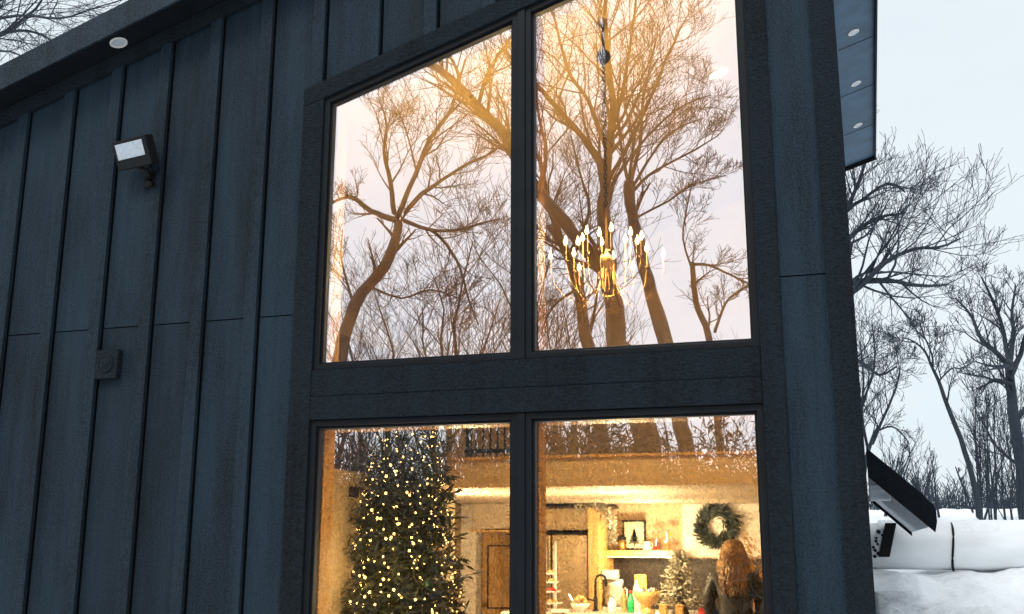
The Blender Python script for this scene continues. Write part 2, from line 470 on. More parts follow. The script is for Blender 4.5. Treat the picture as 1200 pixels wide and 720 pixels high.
m_ = MB(); m_.prism([(ML+FRW, -.2), (MR-FRW, -.2), (MR-FRW, ZLT+FRW), (ML+FRW, ZLT+FRW)], -.022, .17); m_.build('mullion', M['black'], house, bevel=.003)

# --- inner leaf of the front wall with jambs
b = MB(); yi0, yi1 = .078, .20
b.prism([(XL, 0), (GL-.01, 0), (GL-.01, zr(GL)-.01), (XL, zr(XL)-.01)], yi0, yi1)
b.box(GR+.01, CB1-.03, yi0, yi1, 0, zr(GR)-.01)
b.box(GL-.01, GR+.01, yi0, yi1, ZLT+.01, ZUB-.01)
b.prism([(GL-.01, zt(GL)+.02), (GR+.01, zt(GR)+.02), (GR+.01, zr(GR)-.01), (GL-.01, zr(GL)-.01)], yi0, yi1)
b.build('interior_wall', M['wall'], house)
b = MB()                                                  # window boards lining the openings
for (x0, x1) in ((GL, ML), (MR, GR)):
    b.box(x0-.008, x0+.004, .0765, .215, ZLB, ZLT+.008); b.box(x1-.004, x1+.008, .0765, .215, ZLB, ZLT+.008)
    b.box(x0+.005, x1-.005, .0765, .215, ZLT-.002, ZLT+.009)
    b.box(x0-.008, x0+.004, .0765, .215, ZUB, zt(x0)); b.box(x1-.004, x1+.008, .0765, .215, ZUB, zt(x1))
    b.box(x0+.005, x1-.005, .0765, .230, ZUB-.009, ZUB+.002)
b.build('window_lining', M['oak'], house)

# --- roof
XR, Y0, Y1 = .392, -.268, 14.17-D
b = MB(); th = .16
b.prism([(XL-.4, zr(XL-.4)+.012), (XR-.02, zr(XR-.02)+.012), (XR-.02, zr(XR-.02)+th), (XL-.4, zr(XL-.4)+th)], Y0+.02, Y1-.02)
roof = b.build('roof', M['shingle'], house)
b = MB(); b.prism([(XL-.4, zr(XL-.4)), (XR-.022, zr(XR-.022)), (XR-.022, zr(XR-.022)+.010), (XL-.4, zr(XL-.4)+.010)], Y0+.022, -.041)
b.build('soffit', M['black'], roof); b = MB()  # front soffit is near-black: the overhang's shade is put into its colour
b.prism([(CB1+.012, zr(CB1+.012)), (XR-.022, zr(XR-.022)), (XR-.022, zr(XR-.022)+.010), (CB1+.012, zr(CB1+.012)+.010)], -.040, Y1-.022)
b.build('soffit', M['sofit'], roof)
for yy in np.arange(1.1, Y1-.3, 1.22):
    b = MB(); b.prism([(CB1+.02, zr(CB1+.02)-.003), (XR-.024, zr(XR-.024)-.003), (XR-.024, zr(XR-.024)+.004), (CB1+.02, zr(CB1+.02)+.004)], yy, yy+.012); b.build('soffit_joint', M['trim'], roof)
b = MB()
b.prism([(XL-.4, zr(XL-.4)-.02), (XR, zr(XR)-.02), (XR, zr(XR)+th+.02), (XL-.4, zr(XL-.4)+th+.02)], Y0, Y0+.02)
b.build('fascia', M['fascia'], roof, bevel=.002)
b = MB()
b.box(XR-.02, XR, Y0+.021, Y1-.021, zr(XR)-.05, zr(XR)+th+.01)
b.prism([(CB1, zr(CB1)-.06), (XR, zr(XR)-.06), (XR, zr(XR)+th), (CB1, zr(CB1)+th)], Y1-.02, Y1)
b.build('fascia', M['blackpl'], roof, bevel=.002)

# --- recessed soffit lights (seated in the soffit)
def soffit_light(p, label, r=.058):
    n = Vector((PITCH, 0, -1)).normalized()
    o = thing('soffit_light', label, 'recessed light', p, 'recessed lights in the roof soffit')
    u = Vector((0, 1, 0)); w = n.cross(u)
    def ringpts(rad, off): return [Vector(p)+n*off+rad*(math.cos(2*PI*j/20)*u+math.sin(2*PI*j/20)*w) for j in range(20)]
    q = MB(); A = [ringpts(r, .001), ringpts(r, .006), ringpts(r*.82, .008), ringpts(r*.74, .003)]
    q.add([v for R_ in A for v in R_], [(i*20+j, i*20+(j+1) % 20, (i+1)*20+(j+1) % 20, (i+1)*20+j) for i in range(3) for j in range(20)])
    q.build('trim_ring', M['ceramic'], o, smooth=True)
    q = MB(); q.add(ringpts(r*.75, .0035), [tuple(range(20))]); q.build('lens', M['lens'], o)
def on_soffit(x, y):
    r = ray(x, y); a = H+D*.5407+PITCH*D*1.0378
    d = (a-H)/(r[2]-PITCH*r[0]); return at(x, y, d)
soffit_light(on_soffit(1000, 38), 'white recessed soffit light nearest the top of the picture, right eave')
soffit_light(on_soffit(1003, 98), 'middle one of the three recessed lights in the right eave')
soffit_light(on_soffit(1005, 147), 'white recessed soffit light nearest the lower end of the right eave')
pl_ = on_soffit(139, 50); pl_.y = max(-.21, min(-.07, pl_.y)); pl_.z = zr(pl_.x)
soffit_light(pl_, 'round white recessed light under the left roof overhang above the floodlight', .062)

# ------------------------------------------------------------------ floodlight and wall box
pm = at(180, 210, D)
fl = thing('floodlight', 'black LED floodlight with pale rectangular lens on a wall bracket', 'floodlight', (pm.x, 0, pm.z))
q = MB(); q.box(pm.x-.055, pm.x+.055, -.035, -.001, pm.z-.075, pm.z+.045); q.build('wall_plate', M['blackpl'], fl, bevel=.008)
q = MB(); q.tube([(pm.x, -.03, pm.z-.01), (pm.x-.005, -.075, pm.z+.015), (pm.x-.01, -.10, pm.z+.06)], [.026, .022, .028], 12)
q.tube([(pm.x-.05, -.105, pm.z+.06), (pm.x+.045, -.105, pm.z+.06)], .020, 12)
q.tube([(pm.x+.015, -.03, pm.z-.05), (pm.x+.015, -.075, pm.z-.062)], .022, 10); q.build('knuckle', M['blackpl'], fl, smooth=True)
cen = Vector((pm.x-.045, -.165, pm.z+.155))
nf = Vector((-.16, -.90, -.42)).normalized(); sx = Vector((0, 0, 1)).cross(nf).normalized()*-1; sx = -sx if sx.x < 0 else sx
sz = nf.cross(sx); sz = -sz if sz.z < 0 else sz
def fb(u0, u1, w0, w1, d0, d1):
    c = []
    for w in (w0, w1):
        c += [cen+sx*u+sz*w+nf*dd for u, dd in ((u0, d0), (u1, d0), (u1, d1), (u0, d1))]
    return c
q = MB(); q.hexa(fb(-.165, .155, -.115, .085, -.045, .03)); q.hexa(fb(-.10, .10, -.08, .07, -.075, -.045))
for i in range(6): q.hexa(fb(-.10+i*.036, -.088+i*.036, -.07, .06, -.098, -.074))
q.build('housing', M['blackpl'], fl, bevel=.008)
q = MB(); q.hexa(fb(-.138, .118, -.045, .062, .028, .034)); q.build('lens', M['lens'], fl, bevel=.003)

pb = at(130, 428, D)
wb = thing('wall_box', 'square dark blue exterior wall box with round cover on the siding below the joint', 'wall box', (pb.x, 0, pb.z))
q = MB(); q.box(pb.x-.088, pb.x+.088, -.05, -.001, pb.z-.098, pb.z+.098); q.build('plate', M['trim'], wb, bevel=.006)
q = MB(); q.lathe((pb.x-.005, -.0505, pb.z), [(.062, 0), (.062, -.006), (.052, -.007), (.052, -.001)], 28, 'Y'); q.build('rim', M['black'], wb, smooth=False)
q = MB(); q.lathe((pb.x-.005, -.0515, pb.z), [(.050, 0), (.05, -.004), (.03, -.006)], 28, 'Y'); q.tube([(pb.x-.03, -.056, pb.z-.03), (pb.x+.03, -.058, pb.z+.012)], .007, 6); q.build('cover', M['trim'], wb)

# ------------------------------------------------------------------ interior shell
XW = -3.50; DL = 8.76; YL = DL-D; DK = 13.2; YK = DK-D
ZC = H+.474; ZB = H+.738; ZWL = H+.50
b = MB(); b.box(XL+.1, CB1-.23, .2, YB-.03, -.06, 0); b.build('floor', M['floor'], house)
b = MB(); b.prism([(XL+.1, zr(XL)-.24), (CB1-.05, zr(CB1)-.24), (CB1-.05, zr(CB1)-.2), (XL+.1, zr(XL)-.2)], .201, YB-.03); b.build('vaulted_ceiling', M['ceilv'], house)
b = MB()
b.box(XW-.12, XW, .21, YL+.10, 0, ZWL)                   # left wall up to the side balcony
b.prism([(-6.2, 0), (-6.05, 0), (-6.05, zr(-6.05)-.21), (-6.2, zr(-6.2)-.21)], .21, YK)
b.box(-6.05, CB1-.22, YK, YK+.12, 0, zr(-6)-.3)
b.prism([(CB1-.22, 0), (CB1-.06, 0), (CB1-.06, zr(CB1-.06)-.21), (CB1-.22, zr(CB1-.22)-.21)], .201, YB-.03)
b.build('interior_wall', M['wall'], house)
b = MB(); b.prism([(-6.2, zr(-6)-.31), (CB1-.07, zr(-6)-.31), (CB1-.07, zr(CB1-.07)-.21), (-6.2, zr(-6.2)-.21)], YK+.001, YK+.12); b.build('gable_wall', M['ceilv'], house)
b = MB(); b.box(-6.04, XW-.121, .22, YL+.1, ZWL-.2, ZWL); b.box(-6.04, CB1-.222, YL+.02, YK-.002, ZC+.02, ZB-.01); b.build('loft_floor', M['floor'], house)
b = MB(); b.box(-6.04, CB1-.222, YL+.021, YK-.002, ZC, ZC+.018); b.build('kitchen_ceiling', M['ceil'], house)
b = MB(); b.box(XW-.1, CB1-.223, YL, YL+.019, ZC-.002, ZB-.028); b.build('loft_face', M['beam'], house)
b = MB(); b.box(XW-.1, CB1-.223, YL-.018, YL+.14, ZB-.026, ZB); b.build('loft_edge', M['oak'], house, bevel=.003)

def railing(name, label, p0, p1, m, base, n, h=.95, wide=.03):
    o = thing(name, label, 'railing', base)
    p0 = Vector(p0); p1 = Vector(p1)
    q = MB(); q.tube([p0+Vector((0, 0, h)), p1+Vector((0, 0, h))], .03, 8); q.build('handrail', m, o)
    q = MB(); q.tube([p0+Vector((0, 0, .06)), p1+Vector((0, 0, .06))], .018, 8); q.build('bottom_rail', m, o)
    for i in range(n):
        p = p0.lerp(p1, (i+.5)/n)
        q = MB(); r = .03 if i % 9 == 0 else wide*.5
        q.tube([p+Vector((0, 0, .001)), p+Vector((0, 0, h-.015))], r, 6); q.build('baluster', m, o)
railing('loft_railing', 'dark railing along the front edge of the loft above the kitchen', (XW+.1, YL+.08, ZB), (-2.86, YL+.08, ZB), M['blackpl'], (-3.1, YL+.08, ZB), 8, .9, .018)
railing('balcony_railing', 'dark red wooden balusters at the top left behind the glass, on the side wall', (XW-.06, .3, ZWL), (XW-.06, YL, ZWL), M['dwood'], (XW-.06, 1.5, ZWL), 22, .95, .07)
b = MB(); b.box(XW-.13, XW-.125, .22, YL, ZWL+.02, ZWL+.9)
b.build('balcony_panel', M['dwood'], house)

# white pier, door and curved hood under the loft
def rect(x0, y0, x1, y1, d):                             # photo rectangle at depth d -> X0, X1, Z0, Z1
    a = at(x0, (y0+y1)/2, d); c = at(x1, (y0+y1)/2, d); t_ = at((x0+x1)/2, y0, d); u_ = at((x0+x1)/2, y1, d)
    return a.x, c.x, u_.z, t_.z
x0, x1, _, _ = rect(543, 590, 561, 720, 12.6)
b = MB(); b.box(x0, x1, 12.5-D, 12.7-D, 0, ZC-.002); b.build('pier', M['white'], house, bevel=.004)
x0, x1, _, zt_ = rect(564, 624, 606, 720, 13.15)
door = thing('interior_door', 'oak panelled interior door left of the fridge behind the dark mullion', 'door', (x0, YK-.03, 0))
b = MB(); b.box(x0, x1+.25, YK-.045, YK-.003, .01, zt_-.03); b.build('panel', M['oak'], door, bevel=.004)
b = MB()
for z0, z1 in ((.15, .75), (.9, zt_-.16)): b.ring([(x0+.08, z0), (x1+.17, z0), (x1+.17, z1), (x0+.08, z1)], [(x0+.10, z0+.02), (x1+.15, z0+.02), (x1+.15, z1-.02), (x0+.10, z1-.02)], YK-.054, YK-.044)
b.build('moulding', M['dwood'], door)
b = MB(); b.box(x0-.07, x0-.002, YK-.06, YK-.002, 0, zt_+.05); b.box(x0-.001, x1+.3, YK-.06, YK-.002, zt_-.02, zt_+.05); b.build('casing', M['oak'], door, bevel=.004)
b = MB(); b.ball((x0+.06, YK-.09, .95), .03, 10); b.build('knob', M['brass'], door, smooth=True)
x0, x1, z0, z1 = rect(553, 590, 612, 621, 12.2)
hood = thing('curved_hood', 'curved cream hood bulging under the kitchen ceiling above the oak door', 'hood', (x0, 12.2-D, z0))
b = MB(); prof = [(0, 0)]+[((x1-x0)*(.45+.55*math.sin(a)), (z1-z0)*(1-math.cos(a))*.98+.01) for a in np.linspace(0, PI/2, 10)]+[(0, z1-z0)]
b.prism([(x0+u, z0+w) for u, w in prof], 12.2-D, 12.9-D); b.build('shell', M['ceil'], hood, bevel=.01)
b = MB(); b.box(x0-.01, x0+(x1-x0)*.6, 12.19-D, 12.9-D, z0-.025, z0-.001); b.build('lip', M['oak'], hood)
x0, x1, z0, z1 = rect(410, 571, 418, 582, 6.95)
yv = XW/ray(414, 577)[0]-D
b = MB(); b.box(XW+.001, XW+.012, yv-.07, yv+.07, at(414, 583, yv+D).z, at(414, 571, yv+D).z)
tag(b.build('wall_vent', M['dwood'], None, (XW, yv, z0)), 'small dark square vent plate on the tan side wall left of the lit tree', 'vent')
x0, x1, z0, z1 = rect(522, 600, 529, 660, DL-.02)
fr = thing('wall_mirror', 'narrow dark framed mirror at the wall end just right of the lit tree', 'mirror', (x0, YL, z0))
b = MB(); b.box(x0-.02, x1, YL-.05, YL-.02, z0, z1); b.build('frame', M['dwood'], fr, bevel=.004)
b = MB(); b.box(x0-.012, x1-.012, YL-.053, YL-.0505, z0+.02, z1-.02); b.build('glass', M['steel'], fr)

# stair-like wooden chest by the tree
c0 = at(398, 709, 7.4); c1 = at(409, 690, 7.6)
ch = thing('wooden_chest', 'dark red-brown stepped wooden chest at the lower left beside the lit tree', 'chest', (c0.x, c0.y, 0))
b = MB(); b.box(c0.x, c0.x+.6, c0.y-.10, c0.y+.3, 0, c0.z-.04); b.build('body', M['dwood'], ch, bevel=.005)
b = MB(); b.box(c0.x-.03, c0.x+.62, c0.y-.13, c0.y+.17, c0.z-.039, c0.z); b.build('lid', M['dwood'], ch, bevel=.005)
b = MB(); b.box(c1.x, c1.x+.5, c0.y+.18, c0.y+.32, c0.z-.038, c1.z); b.build('back_rest', M['dwood'], ch, bevel=.005)

# ------------------------------------------------------------------ christmas tree
tx = at(474, 640, 7.05); tx = Vector((tx.x, tx.y, 0))
xt = thing('christmas_tree', 'tall dark green christmas tree wrapped in warm string lights', 'christmas tree', tx)
z_top = at(465, 440, 7.05).z
def trad(z):                                             # foliage radius by height
    za = at(474, 650, 7.05).z; zb2 = at(474, 505, 7.05).z
    if z > z_top: return 0
    if z > zb2: return .235*(max(0, (z_top-z)/(z_top-zb2)))**.55
    return .235+(.365-.235)*min(1.5, (zb2-z)/(zb2-za))
b = MB(); b.tube([tx, tx+Vector((0, 0, z_top-.1))], [.04, .008], 8); b.build('trunk', M['bark'], xt)
P = []; Dv = []; tips = []; rr = random.Random(5); stems = []
for i in range(880):
    z = .25+(z_top-.28)*(i/880)**1.05
    a = i*2.399963+rr.uniform(-.3, .3); R_ = trad(z)*rr.choice((.62, .8, .95, 1.0, 1.08, 1.16))
    n = 10+int(34*R_)
    dr = Vector((math.cos(a), math.sin(a), rr.uniform(-.22, .18)))
    p0 = tx+Vector((0, 0, z)); 
    stems.append((np.array([tuple(p0+dr*R_*t+Vector((0, 0, .16*R_*t*t))) for t in (0, .35, .7, 1)]), np.array([.006, .005, .004, .002]), 3))
    for j in range(n):
        t = .25+.75*(j+rr.random())/n
        p = p0+dr*R_*t+Vector((0, 0, .16*R_*t*t))
        sd = Vector((rr.gauss(0, 1), rr.gauss(0, 1), rr.gauss(0, 1)))
        d_ = (dr*.9+sd*.55).normalized()
        P.append(p); Dv.append(d_)
    if True:
        tips.append((a, z, p0+dr*R_*.97+Vector((0, 0, .17*R_))))
V, Fc = Bush.mesh(stems); np_mesh('branches', V, Fc, M['bark'], xt)
blades('foliage', np.array(P), np.array(Dv), RNG.uniform(.06, .11, len(P)), RNG.uniform(.012, .022, len(P)), M['needle'], xt)
sl = thing('string_lights', 'string of warm glowing fairy lights wound around the christmas tree', 'string lights', tx)
# bulbs follow a winding cord around the foliage; the 100 facing the window are separate
bp = []
NB = 900
for i in range(NB):
    z = .35+(z_top-.42)*((i+.5)/NB)**.95; a = i*.61+rr.uniform(-.35, .35)
    r_ = trad(z)*rr.uniform(.72, 1.06); bp.append(tx+Vector((math.cos(a)*r_, math.sin(a)*r_, z+rr.uniform(-.03, .03))))
vis = sorted(range(NB), key=lambda i: (bp[i].y-tx.y)-(.6 if bp[i].z > .95 else 0))
rest = MB(); far_ = set(vis[100:])
for i in range(NB):
    if i in far_: rest.ball(bp[i], rr.uniform(.0055, .009), 6)
    else:
        q = MB(); q.ball(bp[i], rr.uniform(.007, .0125), 8); q.build('bulb', M['bulb'], sl, smooth=True)
ro = rest.build('bulbs_inside', M['bulb'], sl, smooth=True); ro['kind'] = 'stuff'; ro.name = 'fairy_light_cluster'
q = MB(); q.tube([p for p in bp], .0025, 4, cap=False); q.build('wire', M['needle'], sl)
pbk = at(503, 686, 6.7); q = MB(); q.ball(pbk, .032, 16); q.lathe((pbk.x, pbk.y, pbk.z+.030), [(.009, 0), (.009, .012)], 8)
tag(q.build('bauble', mat('teal_bauble', (.02, .07, .06), .2, .3), None, pbk, smooth=True), 'round dark teal bauble hanging low on the right side of the lit tree', 'bauble')

# ------------------------------------------------------------------ chandelier
DC = 7.75
cc = at(711, 300, DC)
zc_top = zr(cc.x)-.24; z_can = at(702, 62, DC).z
cd = thing('chandelier', 'brass candelabra chandelier with lit candle bulbs behind the upper right window', 'chandelier', (cc.x, cc.y, zc_top))
q = MB(); q.lathe((cc.x, cc.y, z_can-.075), [(.02, -.03), (.05, 0), (.06, .03), (.05, .07), (.012, .08), (.012, zc_top-z_can+.07)], 20); q.build('canopy', M['blackpl'], cd, smooth=True)
q = MB(); zz = z_can-.10; i = 0
while zz > cc.z+.42:
    pts = [(cc.x+(.012*math.cos(a) if i % 2 else 0), cc.y+(0 if i % 2 else .012*math.cos(a)), zz-.022+.024*math.sin(a)) for a in np.linspace(0, 2*PI, 9)]
    q.tube(pts, .0055, 5, cap=False); zz -= .038; i += 1
q.build('chain', M['blackpl'], cd)
q = MB(); q.lathe((cc.x, cc.y, cc.z), [(.012, -.42), (.022, -.40), (.010, -.34), (.014, -.25), (.03, -.2), (.034, -.12), (.055, -.06), (.058, -.02), (.03, 0), (.012, .02), (.010, .30), (.012, .42)], 14); q.build('stem', M['bronze'], cd, smooth=True)
lights_pts = []
for i in range(18):
    tier = i % 3; n6 = i//3
    a = 2*PI*(n6+tier/3)/6+.25; R_ = (.44, .34, .20)[tier]; zb_ = (-.10, -.03, .03)[tier]; dz = (-.27, -.23, -.2)[tier]
    dr = Vector((math.cos(a), math.sin(a), 0))
    pts = [Vector((cc.x, cc.y, cc.z-.10))+dr*R_*t+Vector((0, 0, z)) for t, z in ((.1, 0), (.22, dz*.45), (.45, dz), (.72, dz*.92), (.92, dz*.5), (1, zb_+.06))]
    q = MB(); q.tube(pts, .0052, 6); e = pts[-1]
    q.lathe((e.x, e.y, e.z), [(.006, -.01), (.022, .0), (.024, .006), (.010, .008)], 10); q.build('arm', M['bronze'], cd, smooth=True)
    hgt = (.11, .12, .14)[tier]
    q = MB(); q.lathe((e.x, e.y, e.z+.008), [(.0072, 0), (.0072, hgt)], 8); q.build('candle', M['bronze'], cd)
    q = MB(); q.lathe((e.x, e.y, e.z+.009+hgt), [(.006, 0), (.015, .014), (.018, .026), (.012, .048), (.003, .075)], 10); q.build('bulb', M['flame'], cd, smooth=True)
for k in range(6):                                        # slack bead swags between the arms
    a0, a1 = 2*PI*k/6+.25, 2*PI*(k+1)/6+.25
    q = MB(); A = Vector((cc.x+.30*math.cos(a0), cc.y+.30*math.sin(a0), cc.z-.30)); B = Vector((cc.x+.30*math.cos(a1), cc.y+.30*math.sin(a1), cc.z-.30))
    q.tube([A.lerp(B, t)+Vector((0, 0, -.09*4*t*(1-t))) for t in np.linspace(0, 1, 9)], .005, 5); q.build('swag', M['brass'], cd)

# ------------------------------------------------------------------ downlights
def downlight(p, n, label, r=.10):
    n = Vector(n).normalized(); u = n.orthogonal().normalized(); w = n.cross(u)
    o = thing('downlight', label, 'recessed light', p, 'recessed ceiling lights inside the house')
    def rp(rad, off): return [Vector(p)+n*off+rad*(math.cos(2*PI*j/20)*u+math.sin(2*PI*j/20)*w) for j in range(20)]
    A = [rp(r*1.25, .001), rp(r*1.2, .008), rp(r, .008), rp(r*.97, .003)]
    q = MB(); q.add([v for R_ in A for v in R_], [(i*20+j, i*20+(j+1) % 20, (i+1)*20+(j+1) % 20, (i+1)*20+j) for i in range(3) for j in range(20)])
    q.build('trim_ring', M['white'], o)
    q = MB(); q.add(rp(r*.98, .004), [tuple(range(20))]); q.build('lens', M['disc'], o)
def lamp(name, p, e, size=.12, kind='POINT', col=WARM, ang=150, parent=None):
    l = bpy.data.lights.new(name, kind); l.energy = e; l.color = col
    if kind == 'SPOT': l.spot_size = math.radians(ang); l.spot_blend = .6
    l.shadow_soft_size = size
    o = bpy.data.objects.new(name, l); COL.objects.link(o); o.location = p; return o
def at_z(x, y, z):
    r = ray(x, y); return at(x, y, (z-H)/r[2])
E_K = 560
for (x, y, lb) in ((717, 577, 'lit recessed ceiling light nearest the loft edge above the fridge'), (756, 588, 'lit recessed ceiling light further back above the framed tree print'), (546, 578, 'lit recessed ceiling light right of the christmas tree, near the white pier')):
    p = at_z(x, y, ZC); downlight(p, (0, 0, -1), lb); lamp('downlight_lamp', p+Vector((0, 0, -.55)), E_K, .10, col=(1, .73, .37))
a_ = H+D*.5407+PITCH*D*1.0378-.24
r_ = ray(842, 86); p = at(842, 86, (a_-H)/(r_[2]-PITCH*r_[0])); downlight(p, (PITCH, 0, -1), 'pale oval recessed light on the vaulted ceiling, top right of the upper window', .09)
lamp('downlight_lamp', p+Vector((0, 0, -.08)), 7, .06, 'SPOT', ang=110)
lamp('chandelier_lamp', (cc.x, cc.y, cc.z+.06), 930, .3)
lamp('tree_lamp', (tx.x+.1, tx.y-.55, 1.5), 85, .3)

# ------------------------------------------------------------------ kitchen
def rp3(x0, y0, x1, y1, d): return rect(x0, y0, x1, y1, d)
# fridge
fx0, fx1, _, fz = rp3(606, 624, 689, 720, 12.45)
yf = 12.45-D
fg = thing('refrigerator', 'stainless french-door refrigerator in the kitchen left of the wooden panel', 'refrigerator', (fx0, yf, 0))
sx_ = at(646, 660, 12.45).x
b = MB(); b.box(fx0, fx1, yf+.05, YK-.01, .02, fz); b.build('cabinet', M['blackpl'], fg, bevel=.006)
for u0, u1 in ((fx0, sx_-.004), (sx_+.004, fx1)):
    b = MB(); b.box(u0+.003, u1-.003, yf-.01, yf+.048, .62, fz-.03); dr_ = b.build('door', M['steel'], fg, bevel=.012)
    hx = u1-.055 if u1 < sx_ else u0+.055
    b = MB(); b.tube([(hx, yf-.012, fz-.12), (hx, yf-.06, fz-.15), (hx, yf-.062, .95), (hx, yf-.012, .92)], .027, 8); b.build('handle', M['ceramic'], dr_, smooth=True)
b = MB(); b.box(fx0+.003, fx1-.003, yf-.01, yf+.048, .06, .605); b.build('drawer', M['steel'], fg, bevel=.01)
# cabinets above, tall side panel
cbz0, cbz1 = fz+.03, at(660, 596, 12.7).z
kc = thing('kitchen_cabinet', 'cream cabinet doors above the refrigerator under the ceiling', 'cabinet', (fx0, 12.7-D, cbz0))
b = MB(); b.box(fx0, fx1, 12.7-D, YK-.01, cbz0, cbz1); b.build('carcass', M['cab'], kc)
xs = at(652, 606, 12.7).x
for u0, u1 in ((fx0+.005, xs-.006), (xs+.006, fx1-.005)):
    b = MB(); b.box(u0, u1, 12.68-D, 12.698-D, cbz0+.01, cbz1-.01); d_ = b.build('cabinet_door', M['cab'], kc, bevel=.004)
    b = MB(); b.ring([(u0+.03, cbz0+.04), (u1-.03, cbz0+.04), (u1-.03, cbz1-.04), (u0+.03, cbz1-.04)], [(u0+.04, cbz0+.05), (u1-.04, cbz0+.05), (u1-.04, cbz1-.05), (u0+.04, cbz1-.05)], 12.674-D, 12.681-D); b.build('bead', M['oak'], d_)
b = MB(); b.box(fx0, fx1+.22, 12.6-D, YK-.008, cbz1+.001, ZC-.03); b.build('cornice', M['dwood'], kc)
tp = MB(); tp.box(fx1+.012, at(704, 650, 12.5).x, 12.42-D, YK-.006, 0, cbz1-.002)
tag(tp.build('tall_panel', M['oak'], None, (fx1, 12.5-D, 0), bevel=.004), 'tall wooden end panel standing between refrigerator and shelf', 'panel')
# white wall behind the wreath
x0, x1, z0, z1 = rp3(800, 593, 905, 653, 13.16)
b = MB(); b.box(x0, CB1-.225, YK-.035, YK-.001, z0, ZC-.002); b.build('wall_panel', M['white'], house)
x0, x1, z0, z1 = rp3(706, 654, 905, 720, 13.15)
b = MB(); b.box(x0, CB1-.226, YK-.034, YK-.002, .9, z1-.004); b.build('backsplash', M['splash'], house)
# shelf with led strip
x0, x1, z0, z1 = rp3(703, 645, 791, 652, 12.75)
sh = thing('wall_shelf', 'thick wooden shelf with a lit strip beneath, holding the framed print', 'shelf', (x0, YK-.2, z0))
b = MB(); b.box(x0, x1, 12.75-D, YK-.036, z0, z1); b.build('board', M['oak'], sh, bevel=.005)
b = MB(); b.box(x0+.02, x1-.02, 12.80-D, 12.85-D, z0-.018, z0-.001); b.build('light_strip', M['strip'], sh)
lamp('strip_lamp', ((x0+x1)/2, 12.9-D, z0-.06), 10, .15)
zs = z1+.001
# back counter
b = MB(); x0 = at(706, 700, 12.5).x; b.box(x0, CB1-.23, 12.5-D, YK-.037, 0, .90); 
kb = thing('base_cabinet', 'dark kitchen base units below the backsplash', 'cabinet', (x0, 12.5-D, 0)); b.build('carcass', M['cab'], kb)
b = MB(); b.box(x0-.01, CB1-.231, 12.46-D, YK-.038, .901, .94); b.build('worktop', M['stone'], kb, bevel=.004)
# framed print
x0, x1, z0, z1 = rp3(730, 609, 757, 644, 13.0)
fp = thing('framed_print', 'small black framed print of a fir tree standing on the shelf', 'picture', (x0, 13.0-D, zs))
dz_ = zs-z0; z0 += dz_; z1 += dz_
b = MB(); b.ring([(x0, z0), (x1, z0), (x1, z1), (x0, z1)], [(x0+.022, z0+.022), (x1-.022, z0+.022), (x1-.022, z1-.022), (x0+.022, z1-.022)], 12.98-D, 13.01-D); b.build('frame', M['blackpl'], fp, bevel=.002)
b = MB(); b.box(x0+.021, x1-.021, 12.995-D, 13.008-D, z0+.021, z1-.021); b.build('mat_board', M['paper'], fp)
b = MB(); xm = (x0+x1)/2
for i in range(6):
    zz = z0+.075+i*.028; w = .085*(1-i/6.5); b.add([(xm-w, 12.993-D, zz), (xm+w, 12.993-D, zz), (xm, 12.993-D, zz+.06)], [(0, 1, 2)])
b.add([(xm-.008, 12.993-D, z0+.045), (xm+.008, 12.993-D, z0+.045), (xm+.008, 12.993-D, z0+.08), (xm-.008, 12.993-D, z0+.08)], [(0, 1, 2, 3)])
b.build('printed_tree', M['wreath'], fp)
# canister, mug, jars on the shelf
p = at(729, 640, 12.9)
o = thing('canister', 'round brass canister with dark lid on the shelf beside the framed print', 'canister', (p.x, p.y, zs))
b = MB(); b.lathe((p.x, p.y, zs), [(.05, 0), (.055, .01), (.055, .11), (.05, .118)], 18); b.build('body', M['brass'], o, smooth=True)
b = MB(); b.lathe((p.x, p.y, zs+.119), [(.057, 0), (.057, .03), (.04, .04), (.012, .045), (.012, .06)], 18); b.build('lid', M['blackpl'], o)
p = at(758, 640, 12.86)
o = thing('mug', 'white mug on the shelf at the right edge of the framed print', 'mug', (p.x, p.y, zs))
b = MB(); b.lathe((p.x, p.y, zs), [(.04, 0), (.046, .01), (.046, .1), (.04, .1), (.04, .015)], 18); b.build('body', M['ceramic'], o, smooth=True)
b = MB(); b.tube([(p.x+.044+.03*math.sin(t), p.y, zs+.05+.03*math.cos(t)) for t in np.linspace(0, PI, 8)], .006, 6); b.build('handle', M['ceramic'], o, smooth=True)
for px_, hh, lb, fill in ((769, .20, 'tall clear jar with red berries on the shelf right of the white mug', 'red'), (781, .22, 'tall clear jar with pale contents at the right end of the shelf', 'bread')):
    p = at(px_, 640, 12.9); o = thing('glass_jar', lb, 'jar', (p.x, p.y, zs), 'glass jars on the shelf')
    b = MB(); b.lathe((p.x, p.y, zs), [(.05, .0), (.055, .01), (.055, hh-.02), (.046, hh)], 16); b.build('jar_body', M['clear'], o, smooth=True)
    b = MB()
    for _ in range(16): b.ball((p.x+random.uniform(-.03, .03), p.y+random.uniform(-.03, .03), zs+.018+random.uniform(0, .07)), .014, 6)
    b.build('contents', M[fill], o, smooth=True)
    b = MB(); b.lathe((p.x, p.y, zs+hh+.001), [(.05, 0), (.05, .018), (.015, .024)], 16); b.build('lid', M['chrome'], o)

